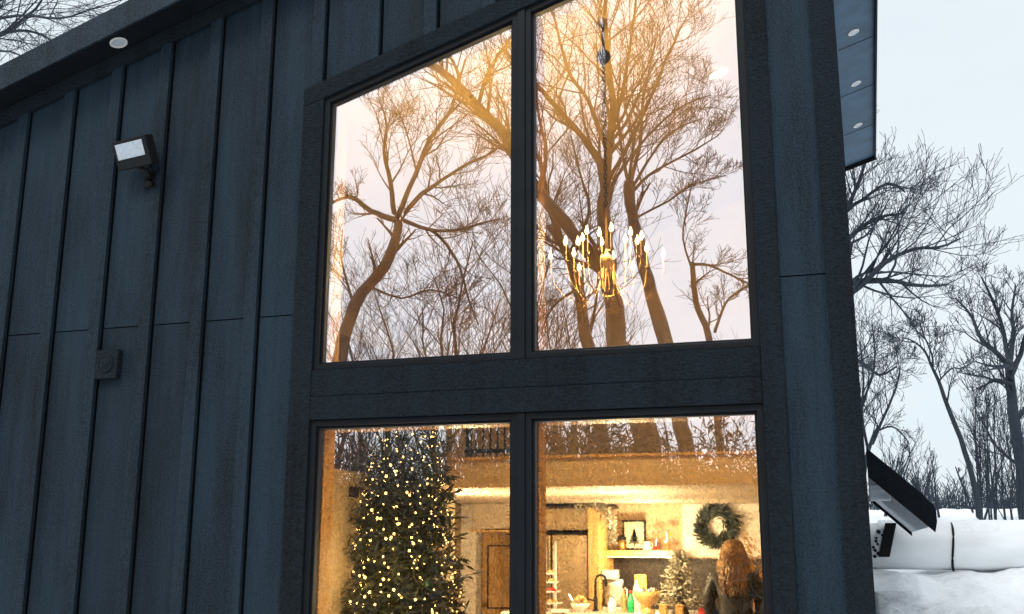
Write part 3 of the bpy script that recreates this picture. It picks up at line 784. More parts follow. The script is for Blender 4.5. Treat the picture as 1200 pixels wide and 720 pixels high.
def mini_fir(name, label, base, hgt, rad, m, n, cat='small tree', curl=-.1):
    o = thing(name, label, cat, base); P = []; Dv = []; st = []; r2 = random.Random(len(label))
    base = Vector(base)
    for i in range(n):
        t = (i+.5)/n; z = hgt*(.16+.82*t); R_ = rad*(1-t)**.8*r2.uniform(.7, 1.1)+.015; a = i*2.4
        dr = Vector((math.cos(a), math.sin(a), curl)); p0 = base+Vector((0, 0, z))
        st.append((np.array([tuple(p0), tuple(p0+dr*R_*.5), tuple(p0+dr*R_)]), np.array([.006, .004, .002]), 3))
        for j in range(14):
            tt = .2+.8*r2.random(); P.append(p0+dr*R_*tt); Dv.append(dr+Vector((r2.gauss(0, .6), r2.gauss(0, .6), r2.gauss(0, .45))))
    b = MB(); b.tube([base, base+Vector((0, 0, hgt*.97))], [.014, .004], 6); b.lathe((base.x, base.y, base.z), [(.07*rad/.2, 0), (.08*rad/.2, hgt*.03), (.05*rad/.2, hgt*.12)], 12); b.build('trunk', M['bark'], o)
    V, Fc = Bush.mesh(st); np_mesh('branches', V, Fc, M['bark'], o)
    blades('foliage', np.array(P), np.array(Dv), RNG.uniform(.04, .07, len(P)), RNG.uniform(.012, .022, len(P)), m, o)
    return o
p = at(712, 640, 12.88); mini_fir('flocked_tree', 'frosted miniature tree at the left end of the shelf beside the canister', (p.x, p.y, zs), at(712, 596, 12.88).z-zs, .11, M['flock'], 60)
# garland trailing over the cabinet top and corner
P = []; Dv = []; r3 = random.Random(9)
pts = [at(672, 594, 12.5), at(690, 592, 12.45), at(703, 594, 12.45), at(712, 602, 12.45), at(716, 618, 12.45)]
for i in range(460):
    q = r3.random()*(len(pts)-1); k = min(int(q), len(pts)-2)
    P.append(pts[k].lerp(pts[k+1], q-k)+Vector((r3.gauss(0, .03), r3.gauss(0, .03), r3.gauss(0, .025)))); Dv.append((r3.gauss(.3, 1), r3.gauss(0, 1), r3.gauss(-.3, .8)))
go = blades('garland', np.array(P), np.array(Dv), RNG.uniform(.04, .08, len(P)), .018, M['flock'], None, pts[0])
tag(go, 'frosted leafy garland draped over the corner above the refrigerator', 'garland')

# wreath
w = at(838, 617, 13.0); wr = thing('wreath', 'round dark green leafy wreath on the white kitchen wall', 'wreath', (w.x, YK-.05, w.z))
P = []; Dv = []
for i in range(1500):
    a = r3.uniform(0, 2*PI); rr_ = .165+r3.gauss(0, .028)
    rad_ = Vector((math.cos(a), 0, math.sin(a))); tan_ = Vector((math.sin(a), 0, -math.cos(a)))
    P.append(Vector((w.x, YK-.10, w.z))+rad_*rr_+Vector((0, r3.gauss(0, .02), 0)))
    Dv.append(tan_*r3.uniform(.3, 1.1)+rad_*r3.uniform(-.25, .9)+Vector((0, r3.uniform(-.4, .1), 0)))
blades('leaves', np.array(P), np.array(Dv), RNG.uniform(.06, .15, len(P)), RNG.uniform(.014, .026, len(P)), M['wreath'], wr)
b = MB(); b.tube([(w.x+.16*math.cos(t), YK-.09, w.z+.16*math.sin(t)) for t in np.linspace(0, 2*PI, 25)], .016, 6, cap=False); b.build('hoop', M['bark'], wr)

# island with raised counter
DI = 10.6; yi = DI-D
zi = at(700, 717, DI).z
x0, x1 = at(600, 700, DI).x, at(835, 700, DI).x
isl = thing('kitchen_island', 'pale topped kitchen island along the bottom edge of the right window', 'kitchen island', (x0, yi, 0))
b = MB(); b.box(x0+.05, x1-.05, yi-.25, yi+.3, 0, zi-.041); b.build('body', M['cab'], isl, bevel=.005)
b = MB(); b.box(x0, x1, yi-.35, yi+.36, zi-.04, zi); b.build('worktop', M['stone'], isl, bevel=.005)
zi += .001
def px_at(x, d=DI): return at(x, 700, d)
S = DI/F                                                   # metres per photo pixel at the island
# tiered tray
p = px_at(640, 10.5); o = thing('tiered_tray', 'four tier metal tray stand of small baubles at the left end of the island', 'tray stand', (p.x, p.y, zi))
b = MB(); b.lathe((p.x, p.y, zi), [(.05, 0), (.05, .01), (.008, .015), (.008, .38), (.012, .39)], 10); b.build('pole', M['chrome'], o)
for k, (zz, r) in enumerate(((.07, .16), (.18, .14), (.27, .12), (.355, .10))):
    b = MB(); b.lathe((p.x, p.y, zi+zz), [(.01, 0), (r, .002), (r+.012, .018), (r+.006, .018), (r-.005, .008), (.01, .006)], 20); t_ = b.build('tray', M['ceramic'], o, smooth=True)
    b = MB()
    for j in range(7):
        a = j*.9+k; b.ball((p.x+.6*r*math.cos(a), p.y+.6*r*math.sin(a), zi+zz+.028), .022, 8)
    b.build('treats', M['red'] if k in (1,) else M['bread'], t_, smooth=True)
# bowl with rolls
p = px_at(680, 10.45); o = thing('bread_bowl', 'white bowl piled with bread rolls on the island in front of the refrigerator', 'bowl', (p.x, p.y, zi))
b = MB(); b.lathe((p.x, p.y, zi), [(.04, 0), (.045, .008), (.085, .05), (.10, .085), (.093, .085), (.05, .03)], 20); b.build('bowl', M['ceramic'], o, smooth=True)
for i in range(6):
    a = i*1.05; b = MB(); c = (p.x+.045*math.cos(a), p.y+.045*math.sin(a), zi+.10+.018*(i % 3)); b.ball(c, .036, 10, (1, 1, .75)); b.build('bread_roll', M['bread'], o, smooth=True)
b = MB(); b.tube([(p.x-.07, p.y, zi+.09), (p.x-.12, p.y, zi+.17)], .007, 6); b.tube([(p.x-.06, p.y+.02, zi+.09), (p.x-.125, p.y+.02, zi+.13)], .007, 6); b.build('server', M['chrome'], o)
# faucet
p = px_at(698, 10.7); o = thing('faucet', 'black high-arc faucet on the island beside the bread bowl', 'faucet', (p.x, p.y, zi))
b = MB(); b.lathe((p.x, p.y, zi), [(.032, 0), (.032, .012), (.02, .015), (.02, .13), (.014, .14)], 14); b.tube([(p.x-.02, p.y, zi+.10), (p.x-.085, p.y, zi+.115)], .008, 8); b.build('body', M['blackpl'], o, smooth=True)
b = MB(); b.tube([(p.x, p.y, zi+.13), (p.x, p.y, zi+.30)]+[(p.x+.055-.055*math.cos(t), p.y, zi+.30+.05*math.sin(t)) for t in np.linspace(.3, PI-.2, 8)]+[(p.x+.11, p.y, zi+.24)], .0125, 10); b.build('spout', M['blackpl'], o, smooth=True)
# stand mixer / coffee maker on back counter
p = at(718, 700, 12.6); zk = .941
o = thing('coffee_maker', 'white coffee maker with glass jug on the back counter behind the faucet', 'coffee maker', (p.x, p.y, zk))
b = MB(); b.box(p.x-.11, p.x+.11, p.y-.10, p.y+.12, zk, zk+.05); b.box(p.x-.11, p.x+.11, p.y+.03, p.y+.12, zk+.05, zk+.36); b.box(p.x-.11, p.x+.06, p.y-.10, p.y+.12, zk+.361, zk+.47); b.build('body', M['ceramic'], o, bevel=.012)
b = MB(); b.lathe((p.x+.02, p.y-.03, zk+.06), [(.08, 0), (.10, .03), (.105, .13), (.07, .22), (.075, .27)], 18); j_ = b.build('jug', M['flock'], o, smooth=True)
b = MB(); b.tube([(p.x+.115, p.y-.04, zk+.28), (p.x+.18, p.y-.04, zk+.25), (p.x+.18, p.y-.04, zk+.14), (p.x+.12, p.y-.04, zk+.10)], .013, 8); b.build('handle', M['ceramic'], j_, smooth=True)
# bottles
def bottle(x, d, z, hgt, r, body, cap, label, grp=None):
    p = px_at(x, d); o = thing('bottle', label, 'bottle', (p.x, p.y, z), grp)
    b = MB(); b.lathe((p.x, p.y, z), [(r*.95, 0), (r, .01), (r, hgt*.55), (r*.45, hgt*.75), (r*.4, hgt*.86)], 16); b.build('body', body, o, smooth=True)
    b = MB(); b.lathe((p.x, p.y, z+hgt*.862), [(r*.5, 0), (r*.5, hgt*.1), (r*.3, hgt*.14)], 12); b.build('cap', cap, o, smooth=True)
bottle(717, 10.45, zi, .17, .042, M['ceramic'], M['chrome'], 'white soap bottle with pump in front of the coffee maker')
bottle(739, 10.6, zi, .21, .036, M['green'], M['red'], 'bright green bottle with red cap on the island')
bottle(731, 10.75, zi, .26, .026, M['bread'], M['dwood'], 'slim amber bottle just left of the green bottle')
bottle(746, 12.62, zk, .42, .05, M['ceramic'], M['oak'], 'tall white bottle on the back counter under the shelf')
p = at(752, 700, 12.7); b = MB(); b.box(p.x-.04, p.x+.06, p.y, p.y+.03, zk, zk+.42); tag(b.build('cutting_board', M['oak'], None, (p.x, p.y, zk), bevel=.008), 'upright wooden cutting board behind the wooden bowl', 'cutting board')
# wooden pedestal bowl
p = px_at(759, 10.55); o = thing('wooden_bowl', 'dark wooden pedestal bowl holding white ornaments on the island', 'bowl', (p.x, p.y, zi))
b = MB(); b.lathe((p.x, p.y, zi), [(.075, 0), (.07, .02), (.03, .05), (.035, .07), (.10, .11), (.135, .17), (.14, .205), (.128, .205), (.09, .13)], 24); b.build('bowl', M['oak'], o, smooth=True)
for i in range(5):
    a = i*1.26; b = MB(); b.ball((p.x+.07*math.cos(a), p.y+.07*math.sin(a), zi+.205), .032, 10); b.build('ornament', M['ceramic'] if i % 2 else M['chrome'], o, smooth=True)
p = px_at(797, 10.45); mini_fir('flocked_tree', 'snowy white tabletop tree on the island beside the woman', (p.x, p.y, zi), at(797, 645, 10.45).z-zi, .215, M['flock'], 110)
for x, lb in ((777, 'small wooden box at the left foot of the snowy tabletop tree'), (796, 'small wooden box at the right foot of the snowy tabletop tree')):
    p = px_at(x, 10.2); b = MB(); b.box(p.x-.035, p.x+.035, p.y-.03, p.y+.03, zi, zi+.09); b.box(p.x-.039, p.x+.039, p.y-.034, p.y+.034, zi+.0905, zi+.105)
    tag(b.build('wooden_box', M['oak'], None, (p.x, p.y, zi), bevel=.004), lb, 'box', 'wooden boxes under the tabletop tree')
p = px_at(824, 10.4); o = thing('red_tin', 'small red tin on the island right beside the woman', 'tin', (p.x, p.y, zi))
b = MB(); b.lathe((p.x, p.y, zi), [(.05, 0), (.05, .05)], 16); b.build('body', M['red'], o); b = MB(); b.lathe((p.x, p.y, zi+.051), [(.052, 0), (.052, .016), (.045, .02)], 16); b.build('lid', M['red'], o)
p = px_at(655, 10.3); b = MB(); b.box(p.x-.07, p.x+.09, p.y-.06, p.y+.06, zi, zi+.03); tag(b.build('napkin_stack', M['ceramic'], None, (p.x, p.y, zi), bevel=.006), 'low stack of white napkins by the foot of the tiered tray', 'napkins')
# vase of dried stems at right edge
p = at(889, 680, 11.2); o = thing('vase', 'tall amber vase with dark leafy stems at the right window edge behind the woman', 'vase', (p.x, p.y, 0))
zv = at(889, 690, 11.2).z
b = MB(); b.lathe((p.x, p.y, 0), [(.12, 0), (.14, .02), (.15, zv*.6), (.09, zv*.9), (.07, zv), (.09, zv+.06)], 18); b.build('body', M['bread'], o, smooth=True)
P = []; Dv = []
for i in range(160):
    t = r3.random(); a = r3.uniform(0, 2*PI); P.append(Vector((p.x+.10*t*math.cos(a), p.y+.10*t*math.sin(a), zv+.05+.50*t))); Dv.append((math.cos(a), math.sin(a), r3.uniform(-.1, 1)))
blades('stems', np.array(P), np.array(Dv), .09, .02, M['oak'], o)

# ------------------------------------------------------------------ woman seen from behind
hd = at(856, 634, 10.15)
W0 = Vector((hd.x+.02, hd.y, 0)); HT = hd.z
wm = thing('person', 'person with long auburn hair in a black jacket seen from behind in the kitchen', 'person', W0)
k_ = HT/1.76
def skin(name, joints, edges, m, root=0, sub=2):
    me = bpy.data.meshes.new(name)
    me.from_pydata([(x*k_, y*k_, z*k_) for (x, y, z), r in joints], edges, [])
    ob = bpy.data.objects.new(name, me); COL.objects.link(ob); ob.parent = wm
    sm = ob.modifiers.new('skin', 'SKIN'); sm.use_smooth_shade = True
    sv = me.skin_vertices[0].data
    for i, (_, r) in enumerate(joints):
        rr_ = r if hasattr(r, '__len__') else (r, r)
        sv[i].radius = (rr_[0]*k_, rr_[1]*k_); sv[i].use_root = (i == root)
    ss = ob.modifiers.new('sub', 'SUBSURF'); ss.levels = sub; ss.render_levels = sub
    me.materials.append(m); return ob
J = [((0, 0, .98), (.14, .11)), ((0, 0, 1.15), (.12, .09)), ((0, 0, 1.33), (.15, .10)), ((0, 0, 1.46), (.07, .07)), ((0, .01, 1.53), (.052, .055)),
     ((0, .02, 1.58), (.065, .075)), ((0, .025, 1.65), (.078, .095)), ((0, .015, 1.72), (.062, .078))]
Ed = [(0, 1), (1, 2), (2, 3), (3, 4), (4, 5), (5, 6), (6, 7)]
for s_ in (-1, 1):
    o0 = len(J)
    J += [((s_*.165, 0, 1.42), .05), ((s_*.22, -.01, 1.16), .040), ((s_*.14, .20, 1.05), .030), ((s_*.10, .27, 1.05), .026), ((s_*.08, .32, 1.05), .032)]
    Ed += [(3, o0), (o0, o0+1), (o0+1, o0+2), (o0+2, o0+3), (o0+3, o0+4)]
    for f_, (dx, ln) in enumerate(((-.027, .055), (-.009, .068), (.009, .064), (.027, .05))):
        q0 = len(J); J += [((s_*.08+dx, .355, 1.047), .0085), ((s_*.08+dx, .355+ln*.6, 1.035), .008), ((s_*.08+dx, .355+ln*.85, 1.008), .007)]
        Ed += [(o0+4, q0), (q0, q0+1), (q0+1, q0+2)]
    q0 = len(J); J += [((s_*.08-s_*.045, .31, 1.04), .0095), ((s_*.08-s_*.058, .345, 1.025), .008)]; Ed += [(o0+3, q0), (q0, q0+1)]
    l0 = len(J); J += [((s_*.085, 0, .88), .085), ((s_*.09, .01, .50), .055), ((s_*.09, -.01, .10), .038), ((s_*.09, .13, .035), (.04, .03))]
    Ed += [(0, l0), (l0, l0+1), (l0+1, l0+2), (l0+2, l0+3)]
q0 = len(J); J += [((0, .125, 1.635), .014)]; Ed += [(6, q0)]
skin('body', J, Ed, M['skin'])
Jj = [((0, 0, .90), (.185, .15)), ((0, 0, 1.10), (.165, .135)), ((0, 0, 1.33), (.185, .14)), ((0, 0, 1.45), (.115, .10)), ((0, .0, 1.52), (.075, .075))]
Ej = [(0, 1), (1, 2), (2, 3), (3, 4)]
for s_ in (-1, 1):
    o0 = len(Jj); Jj += [((s_*.175, 0, 1.415), .078), ((s_*.235, -.015, 1.27), .072), ((s_*.245, -.005, 1.15), .066), ((s_*.20, .10, 1.08), .056), ((s_*.14, .215, 1.05), .045)]
    Ej += [(3, o0), (o0, o0+1), (o0+1, o0+2), (o0+2, o0+3), (o0+3, o0+4)]
skin('jacket', Jj, Ej, M['jacket'])
Jt = [((0, 0, .96), (.155, .125))]; Et = []
for s_ in (-1, 1):
    o0 = len(Jt); Jt += [((s_*.09, 0, .84), .10), ((s_*.093, .01, .50), .07), ((s_*.093, -.01, .09), .058)]; Et += [(0, o0), (o0, o0+1), (o0+1, o0+2)]
skin('trousers', Jt, Et, M['jeans'])
# hair: a cap and fall with many wavy locks over it
q = MB(); q.ball((W0.x, W0.y-.005, 1.66*k_), .102*k_, 20, (.95, 1.1, 1.08))
rows = []
for i in range(12):
    t = i/11; z = 1.69-.35*t; hw = .095+.030*math.sin(PI*min(1, t*1.15)*.62); y = -.075-.065*min(1, t*2.2)-.015*math.sin(t*3)
    rows.append([(W0.x+k_*(hw*math.sin(a)*(1 if t < .85 else .92)), W0.y+k_*(y+.10*(1-math.cos(a))), k_*(z+.015*math.sin(a*5+1))) for a in np.linspace(-1.45, 1.45, 15)])
q.add([v for r_ in rows for v in r_], [(i*15+j, i*15+j+1, (i+1)*15+j+1, (i+1)*15+j) for i in range(11) for j in range(14)])
hair = q.build('hair', M['hair'], wm, smooth=True)
Hs = []; r4 = random.Random(3)
for i in range(420):
    a = r4.uniform(-1.6, 1.6); w_ = r4.uniform(0, 6.28); ln = r4.uniform(.24, .41); am = r4.uniform(.004, .014); pts = []
    for j in range(12):
        t = j/11
        if t < .2:
            e = t/.2; z = 1.765-.10*e*e; rad_ = .03+.075*math.sin(e*PI/2); x = rad_*math.sin(a); y = .01-rad_*math.cos(a)*1.02
        else:
            e = (t-.2)/.8; z = 1.665-ln*e; hw = .102+.042*math.sin(min(1, e*1.2)*1.9)+.006*r4.random(); x = hw*math.sin(a)+am*math.sin(w_+e*9); y = -.125*math.cos(a)-.055*math.cos(a)*min(1, e*1.6)+am*math.cos(w_+e*8)+.01
        pts.append((W0.x+k_*x, W0.y+k_*y, k_*z))
    Hs.append((np.array(pts), np.array([.006]*9+[.005, .0035, .0015])*r4.uniform(.6, 1.3), 4))
V, Fc = Bush.mesh(Hs)
lk = np_mesh('locks', V-np.array(W0), Fc, M['hair'], None); lk.parent = hair

# ------------------------------------------------------------------ ground
def prof(d):
    pts = [(-500, 0), (4, 0), (8, .25), (10.5, .55), (12.3, .88), (14, 1.16), (15.4, 1.36), (17.5, 1.45), (22, 1.75), (30, 2.25), (42, 2.95), (60, 3.3), (120, 3.4), (900, 3.4)]
    for (a, u), (c, v) in zip(pts, pts[1:]):
        if d <= c:
            t = (d-a)/(c-a); return u+(v-u)*t
    return pts[-1][1]
def sm(a, c, x): t = max(0, min(1, (x-a)/(c-a))); return t*t*(3-2*t)
def gz(X, Y):
    d = Y+D; s = max(sm(-.2, -.07, X), sm(14.3, 17, d)); z = -.12+(prof(d)+.12)*s
    amp = s*(1 if d > 5 else 0)
    n = mnoise.noise((X*1.5, Y*.9, 3.1))*.15+mnoise.noise((X*2.6, Y*2.2, 7.7))*.055+mnoise.noise((X*6, Y*5, 1.2))*.028
    return z+n*amp*(1 if d < 40 else .6)
xs_ = [-600, -300, -150, -80, -45, -28, -20, -14]+list(np.arange(-10, -.6, .8))+list(np.arange(-.5, 4.2, .09))+list(np.arange(4.5, 14, .5))+[16, 20, 26, 36, 55, 90, 160, 320, 640]
ys_ = [-600, -300, -120, -60, -35, -24, -18, -13, -9, -6, -4, -2.5, -1.2, -.5, 0]+list(np.arange(.5, 4, .35))+list(np.arange(4.1, 13.2, .1))+list(np.arange(13.5, 40, .6))+[43, 48, 56, 70, 100, 160, 300, 700]
V = np.array([(x, y, gz(x, y)) for y in ys_ for x in xs_]); nx = len(xs_)
I = np.arange(len(V)).reshape(len(ys_), nx)
Fc = np.stack([I[:-1, :-1], I[:-1, 1:], I[1:, 1:], I[1:, :-1]], -1).reshape(-1, 4)
g = np_mesh('ground', V, Fc, M['snow']); tag(g, None, None, None, 'structure')

# ------------------------------------------------------------------ white tank in the snow, dark lid, shed
DT = 15.6
p0 = at(1026, 640, DT); rad_t = 24/F*DT*1.02
tk = thing('white_tank', 'long white cylinder lying in the snow behind the house with a dark band', 'tank', (p0.x, p0.y, p0.z-rad_t))
b = MB(); nn = 28
b.lathe((p0.x, p0.y, p0.z), [(rad_t*.80, -.13), (rad_t*.96, -.08), (rad_t, 0), (rad_t, 1.03), (rad_t*1.0, 6.5), (rad_t*.7, 6.75)], nn, 'X'); b.build('shell', M['tank'], tk, smooth=True)
px1 = at(1115, 640, DT).x
b = MB(); b.tube([(px1+.02*math.sin(t*2), p0.y-(rad_t+.008)*math.sin(t), p0.z+(rad_t+.008)*math.cos(t)) for t in np.linspace(.35, PI-.05, 16)], .016, 6); b.build('band', M['blackpl'], tk, smooth=True)
b = MB(); prof_ = []
for i in range(60):
    x = p0.x+.05+6.4*i/59; prof_.append(x)
vs = []; fs = []
for i, x in enumerate(prof_):
    hgt = .03+.012*mnoise.noise((x*1.6, 0, 0)); lim = .95+.12*mnoise.noise((x*2.3, 4, 0))
    for j in range(9):
        t = -lim+2*lim*j/8; rr_ = rad_t+.004+hgt*math.cos(t/lim*PI/2)**1.5 if abs(t) < lim-1e-6 else rad_t-.004
        vs.append((x, p0.y-rr_*math.sin(t), p0.z+rr_*math.cos(t)))
fs = [(i*9+j, i*9+j+1, (i+1)*9+j+1, (i+1)*9+j) for i in range(59) for j in range(8)]
b.add(vs, fs); tag(b.build('snow_cap', M['snow'], tk, smooth=True), None, None)
# leaning dark lid with pale pattern, left of the tank end
a0 = at(1044, 613, 14.9); a1 = at(1036, 653, 14.9)
ld = thing('leaning_panel', 'dark leaning panel with a black and white edge in the snow by the tank end', 'panel', (a1.x, a1.y, a1.z))
def slab(c_top, c_bot, wx, ty): 
    return [Vector((c_bot.x-wx, c_bot.y, c_bot.z)), Vector((c_bot.x+wx, c_bot.y, c_bot.z)), Vector((c_bot.x+wx, c_bot.y+ty, c_bot.z)), Vector((c_bot.x-wx, c_bot.y+ty, c_bot.z)),
            Vector((c_top.x-wx, c_top.y, c_top.z)), Vector((c_top.x+wx, c_top.y, c_top.z)), Vector((c_top.x+wx, c_top.y+ty, c_top.z)), Vector((c_top.x-wx, c_top.y+ty, c_top.z))]
b = MB(); b.hexa(slab(a0, a1, .07, .5)); b.build('board', M['blackpl'], ld, bevel=.006)
b = MB(); dx = Vector((-.13, .02, -.02)); b.hexa(slab(a0+dx+Vector((0, 0, -.06)), a1+dx+Vector((0, 0, .02)), .055, .3)); gr = b.build('grille', M['dots'], ld)
b = MB()
for i in range(9):
    q = (a0+dx).lerp(a1+dx, .15+.09*i); b.ball((q.x+random.uniform(-.04, .04), q.y-.004, q.z-.03), random.uniform(.014, .03), 7, (1, .4, 1))
b.build('dark_spot_pattern', M['blackpl'], gr)

# shed roof overhang peeping past the house corner
DS = 9.7; ysf = DS-D
sT0, sT1 = at(1000, 512.5, DS), at(1086, 583, DS)
sB0, sB1 = at(1000, 555, DS), at(1098, 612, DS); e1 = at(1097, 596, DS)
shed = thing('lean_to_roof', 'dark lean-to roof with pale soffit boards jutting from the side of the house', 'lean-to roof', (0, ysf+.5, sT0.z))
dirv = (sT1-sT0); sl_ = dirv.z/dirv.x; hF = at(1050, 555, DS).z-at(1050, 590, DS).z
def zsl(X): return sT0.z+(X-sT0.x)*sl_
xe = at(1097, 596, DS).x; xl_ = .002
def slope_prism(x0, x1, o0, o1, y0, y1, nm, mm):
    b = MB(); b.prism([(x0, zsl(x0)+o0), (x1, zsl(x1)+o0), (x1, zsl(x1)+o1), (x0, zsl(x0)+o1)], y0, y1); return b.build(nm, mm, shed, bevel=.004)
b = MB(); b.prism([(xl_, zsl(xl_)-hF), (xe-.02, zsl(xe-.02)-hF*.98), (xe, zsl(xe)-hF*.55), (xe, zsl(xe)-.04), (xe-.10, zsl(xe-.10)), (xl_, zsl(xl_))], ysf, ysf+.03); b.build('fascia', M['shingle'], shed, bevel=.003)
sof_y1 = 15.0-D
slope_prism(xl_, xe-.03, -hF+.05, -hF+.07, ysf+.031, sof_y1, 'soffit', M['plank'])
slope_prism(xl_, xe-.03, -hF+.0, -hF+.12, sof_y1+.001, sof_y1+.03, 'fascia', M['shingle'])
slope_prism(xl_, xe-.012, -.10, -.012, ysf+.032, sof_y1, 'roof', M['shingle'])
b = MB(); q0 = at(1000, 587, DS+.35); q1 = at(1043, 568, DS+.35); b.box(xl_, q1.x, DS+.30-D, DS+.50-D, q0.z, q1.z); b.build('beam', M['plank'], shed, bevel=.01)

# ------------------------------------------------------------------ trees seen directly on the right and over the roof
def rtree(seed, label, d, limbs, name='bare_tree', top=4, up=.25, dens=1.0, spread=1.0, rmin=.005, bark='barkb', twig='twigb', mirror=False, base=None, jit=.4, lfac=1.0, t0=.2):
    B = Bush(seed); f = mir if mirror else (lambda p: p)
    for L in limbs:
        pts, ws = L[0], L[1]; opt = L[2] if len(L) > 2 else {}
        n = len(pts); w = [ws[0]+(ws[1]-ws[0])*i/(n-1) for i in range(n)] if len(ws) == 2 else ws
        dd = opt.get('d', d); sl2 = opt.get('lean', 0)
        P = [f(at(x, y, dd+B.r.uniform(-jit, jit)*(i/(n-1))+sl2*i/(n-1))) for i, (x, y) in enumerate(pts)]
        R_ = [.5*v/F*dd for v in w]
        B.path(P, R_, opt.get('lev', 1), opt.get('top', top), up=opt.get('up', up), spread=spread, dens=dens, rmin=opt.get('rmin', rmin), n=opt.get('n'), t0=opt.get('t0', t0), lfac=opt.get('lf', lfac))
    q = base or limbs[0][0][0]; pb_ = f(at(q[0], q[1], d)); gz_ = gz(pb_.x, pb_.y)
    return B.build(name, label, (pb_.x, pb_.y, min(gz_, pb_.z)), M[bark], M[twig])

G0 = 'bare trees beyond the house'
# big tree hidden behind the house, limbs reaching right
rtree(21, 'large bare tree whose limbs reach right from behind the house corner, below the eave', 23, [
    ([(960, 640), (958, 520), (955, 430), (950, 330)], (34, 20), {'n': 2, 'lf': .35}),
    ([(955, 400), (985, 345), (1000, 332), (1042, 329), (1075, 335), (1110, 334)], (12, 2.2), {'n': 16, 'lf': .75, 'up': .30}),
    ([(955, 400), (990, 352), (1015, 330), (1040, 306), (1072, 292), (1100, 290), (1125, 280)], (8, 2), {'n': 16, 'lf': .75, 'up': .3}),
    ([(950, 340), (985, 290), (1005, 270), (1030, 255), (1060, 250)], (9, 2), {'n': 14, 'up': .3, 'lf': .6}),
    ([(950, 330), (985, 260), (1002, 225), (1014, 190), (1020, 160)], (7, 2), {'n': 12, 'up': .3, 'lf': .42}),
    ([(950, 310), (990, 250), (1010, 235), (1040, 215), (1060, 225)], (6, 2), {'n': 11, 'up': .3, 'lf': .6}),
    ([(955, 420), (990, 420), (1010, 425), (1030, 440), (1050, 430)], (6, 2), {'n': 10, 'up': .2, 'lf': .7}),
], up=.25, dens=1.0, rmin=.0048, jit=1.0)
rtree(22, 'tall bare tree with a forked trunk at the right edge of the picture', 30, [
    ([(1204, 640), (1199, 570), (1191, 500), (1184, 445), (1183, 425)], (15, 8), {'n': 5, 'lf': .5, 't0': .45}),
    ([(1184, 432), (1170, 415), (1150, 398), (1138, 370), (1120, 350)], (7, 1.8), {'n': 12, 'lf': .55}),
    ([(1183, 430), (1178, 400), (1172, 375), (1160, 345), (1150, 325)], (6, 1.8), {'n': 12, 'lf': .5}),
    ([(1183, 428), (1187, 395), (1186, 365), (1190, 335)], (6, 1.8), {'n': 11, 'lf': .5}),
    ([(1184, 440), (1196, 415), (1205, 385), (1215, 360)], (7, 2), {'n': 10, 'lf': .5}),
    ([(1186, 450), (1168, 445), (1157, 450), (1150, 462)], (4, 1.2), {'n': 6, 'lf': .6, 'up': 0}),
    ([(1199, 550), (1180, 535), (1165, 520), (1150, 490)], (4, 1.2), {'n': 8}),
], rmin=.0058, dens=.95, jit=1.2)
rtree(23, 'slim leaning bare tree bending left between the shed roof and the forked tree', 27, [
    ([(1148, 606), (1140, 560), (1126, 515), (1110, 475), (1100, 447), (1092, 430)], (7, 3), {'n': 4, 't0': .5, 'lf': .35}),
    ([(1092, 430), (1084, 412), (1070, 400), (1058, 396)], (3, 1.2), {'n': 8, 'lf': .9}),
    ([(1093, 432), (1092, 415), (1082, 392), (1078, 378)], (2.4, 1.2), {'n': 7, 'lf': .9}),
    ([(1100, 447), (1115, 432), (1125, 432), (1140, 425)], (2, 1.0), {'n': 6}),
    ([(1140, 600), (1130, 575), (1120, 548)], (2.5, 1.2), {'n': 3, 'lf': .3}),
], rmin=.006, dens=1.05, jit=.6)
rtree(24, 'low bare tree close to the house corner under the big limbs', 26, [
    ([(1002, 612), (1012, 560), (1020, 520), (1030, 500)], (6, 3), {'n': 5, 'lf': .5}),
    ([(1012, 560), (1008, 500), (1012, 450), (1008, 400)], (4, 1.5), {'n': 11, 'lf': .8}),
    ([(1022, 520), (1035, 490), (1050, 455), (1055, 430)], (4, 1.3), {'n': 11, 'lf': .7}),
    ([(1028, 505), (1045, 500), (1058, 510), (1065, 520)], (2.5, 1), {'n': 6, 'lf': .6, 'up': .05}),
    ([(1018, 530), (1010, 480), (1025, 430), (1022, 380)], (3.5, 1.3), {'n': 10, 'lf': .7}),
], rmin=.0048, dens=.95, jit=.8)
# brush copses on the right, many upright stems, each a shrub
def shrub(seed, label, d, xb, yb, ytop, wpx, ns, name='bare_shrub'):
    B = Bush(seed)
    for i in range(ns):
        x0 = xb+B.r.uniform(-.5, .5)*wpx*.7; x1 = xb+B.r.uniform(-.5, .5)*wpx*1.25; yt = ytop+B.r.uniform(0, .45)*(yb-ytop); dd = d+B.r.uniform(-1.2, 1.2)
        P = [at(x0+(x1-x0)*t+B.r.uniform(-2, 2), yb+(yt-yb)*t, dd) for t in (0, .3, .6, 1)]
        B.path(P, [d/F*B.r.uniform(.8, 1.5), d/F*1.0, d/F*.6, d/F*.35], 2, 4, up=.35, spread=.7, dens=1.0, rmin=.0055, n=9, t0=.15, lfac=.65, sides=4)
    p = at(xb, yb, d)
    t = thing(name, label, 'shrub', (p.x, p.y, gz(p.x, p.y)), G0 if False else None)
    V, Fc = Bush.mesh(B.t+B.c); np_mesh('stems', V, Fc, M['twigb'], t)
shrub(31, 'dense upright brush at the right edge in front of the forked tree', 28, 1185, 622, 470, 60, 10)
shrub(32, 'tall thin brush stems between the leaning tree and the forked tree', 31, 1160, 614, 445, 46, 8)
shrub(33, 'rounded bare shrub above the shed roof edge', 33, 1085, 606, 535, 50, 8)
shrub(34, 'low bare shrub beside the house corner behind the shed', 34, 1050, 604, 520, 40, 9)
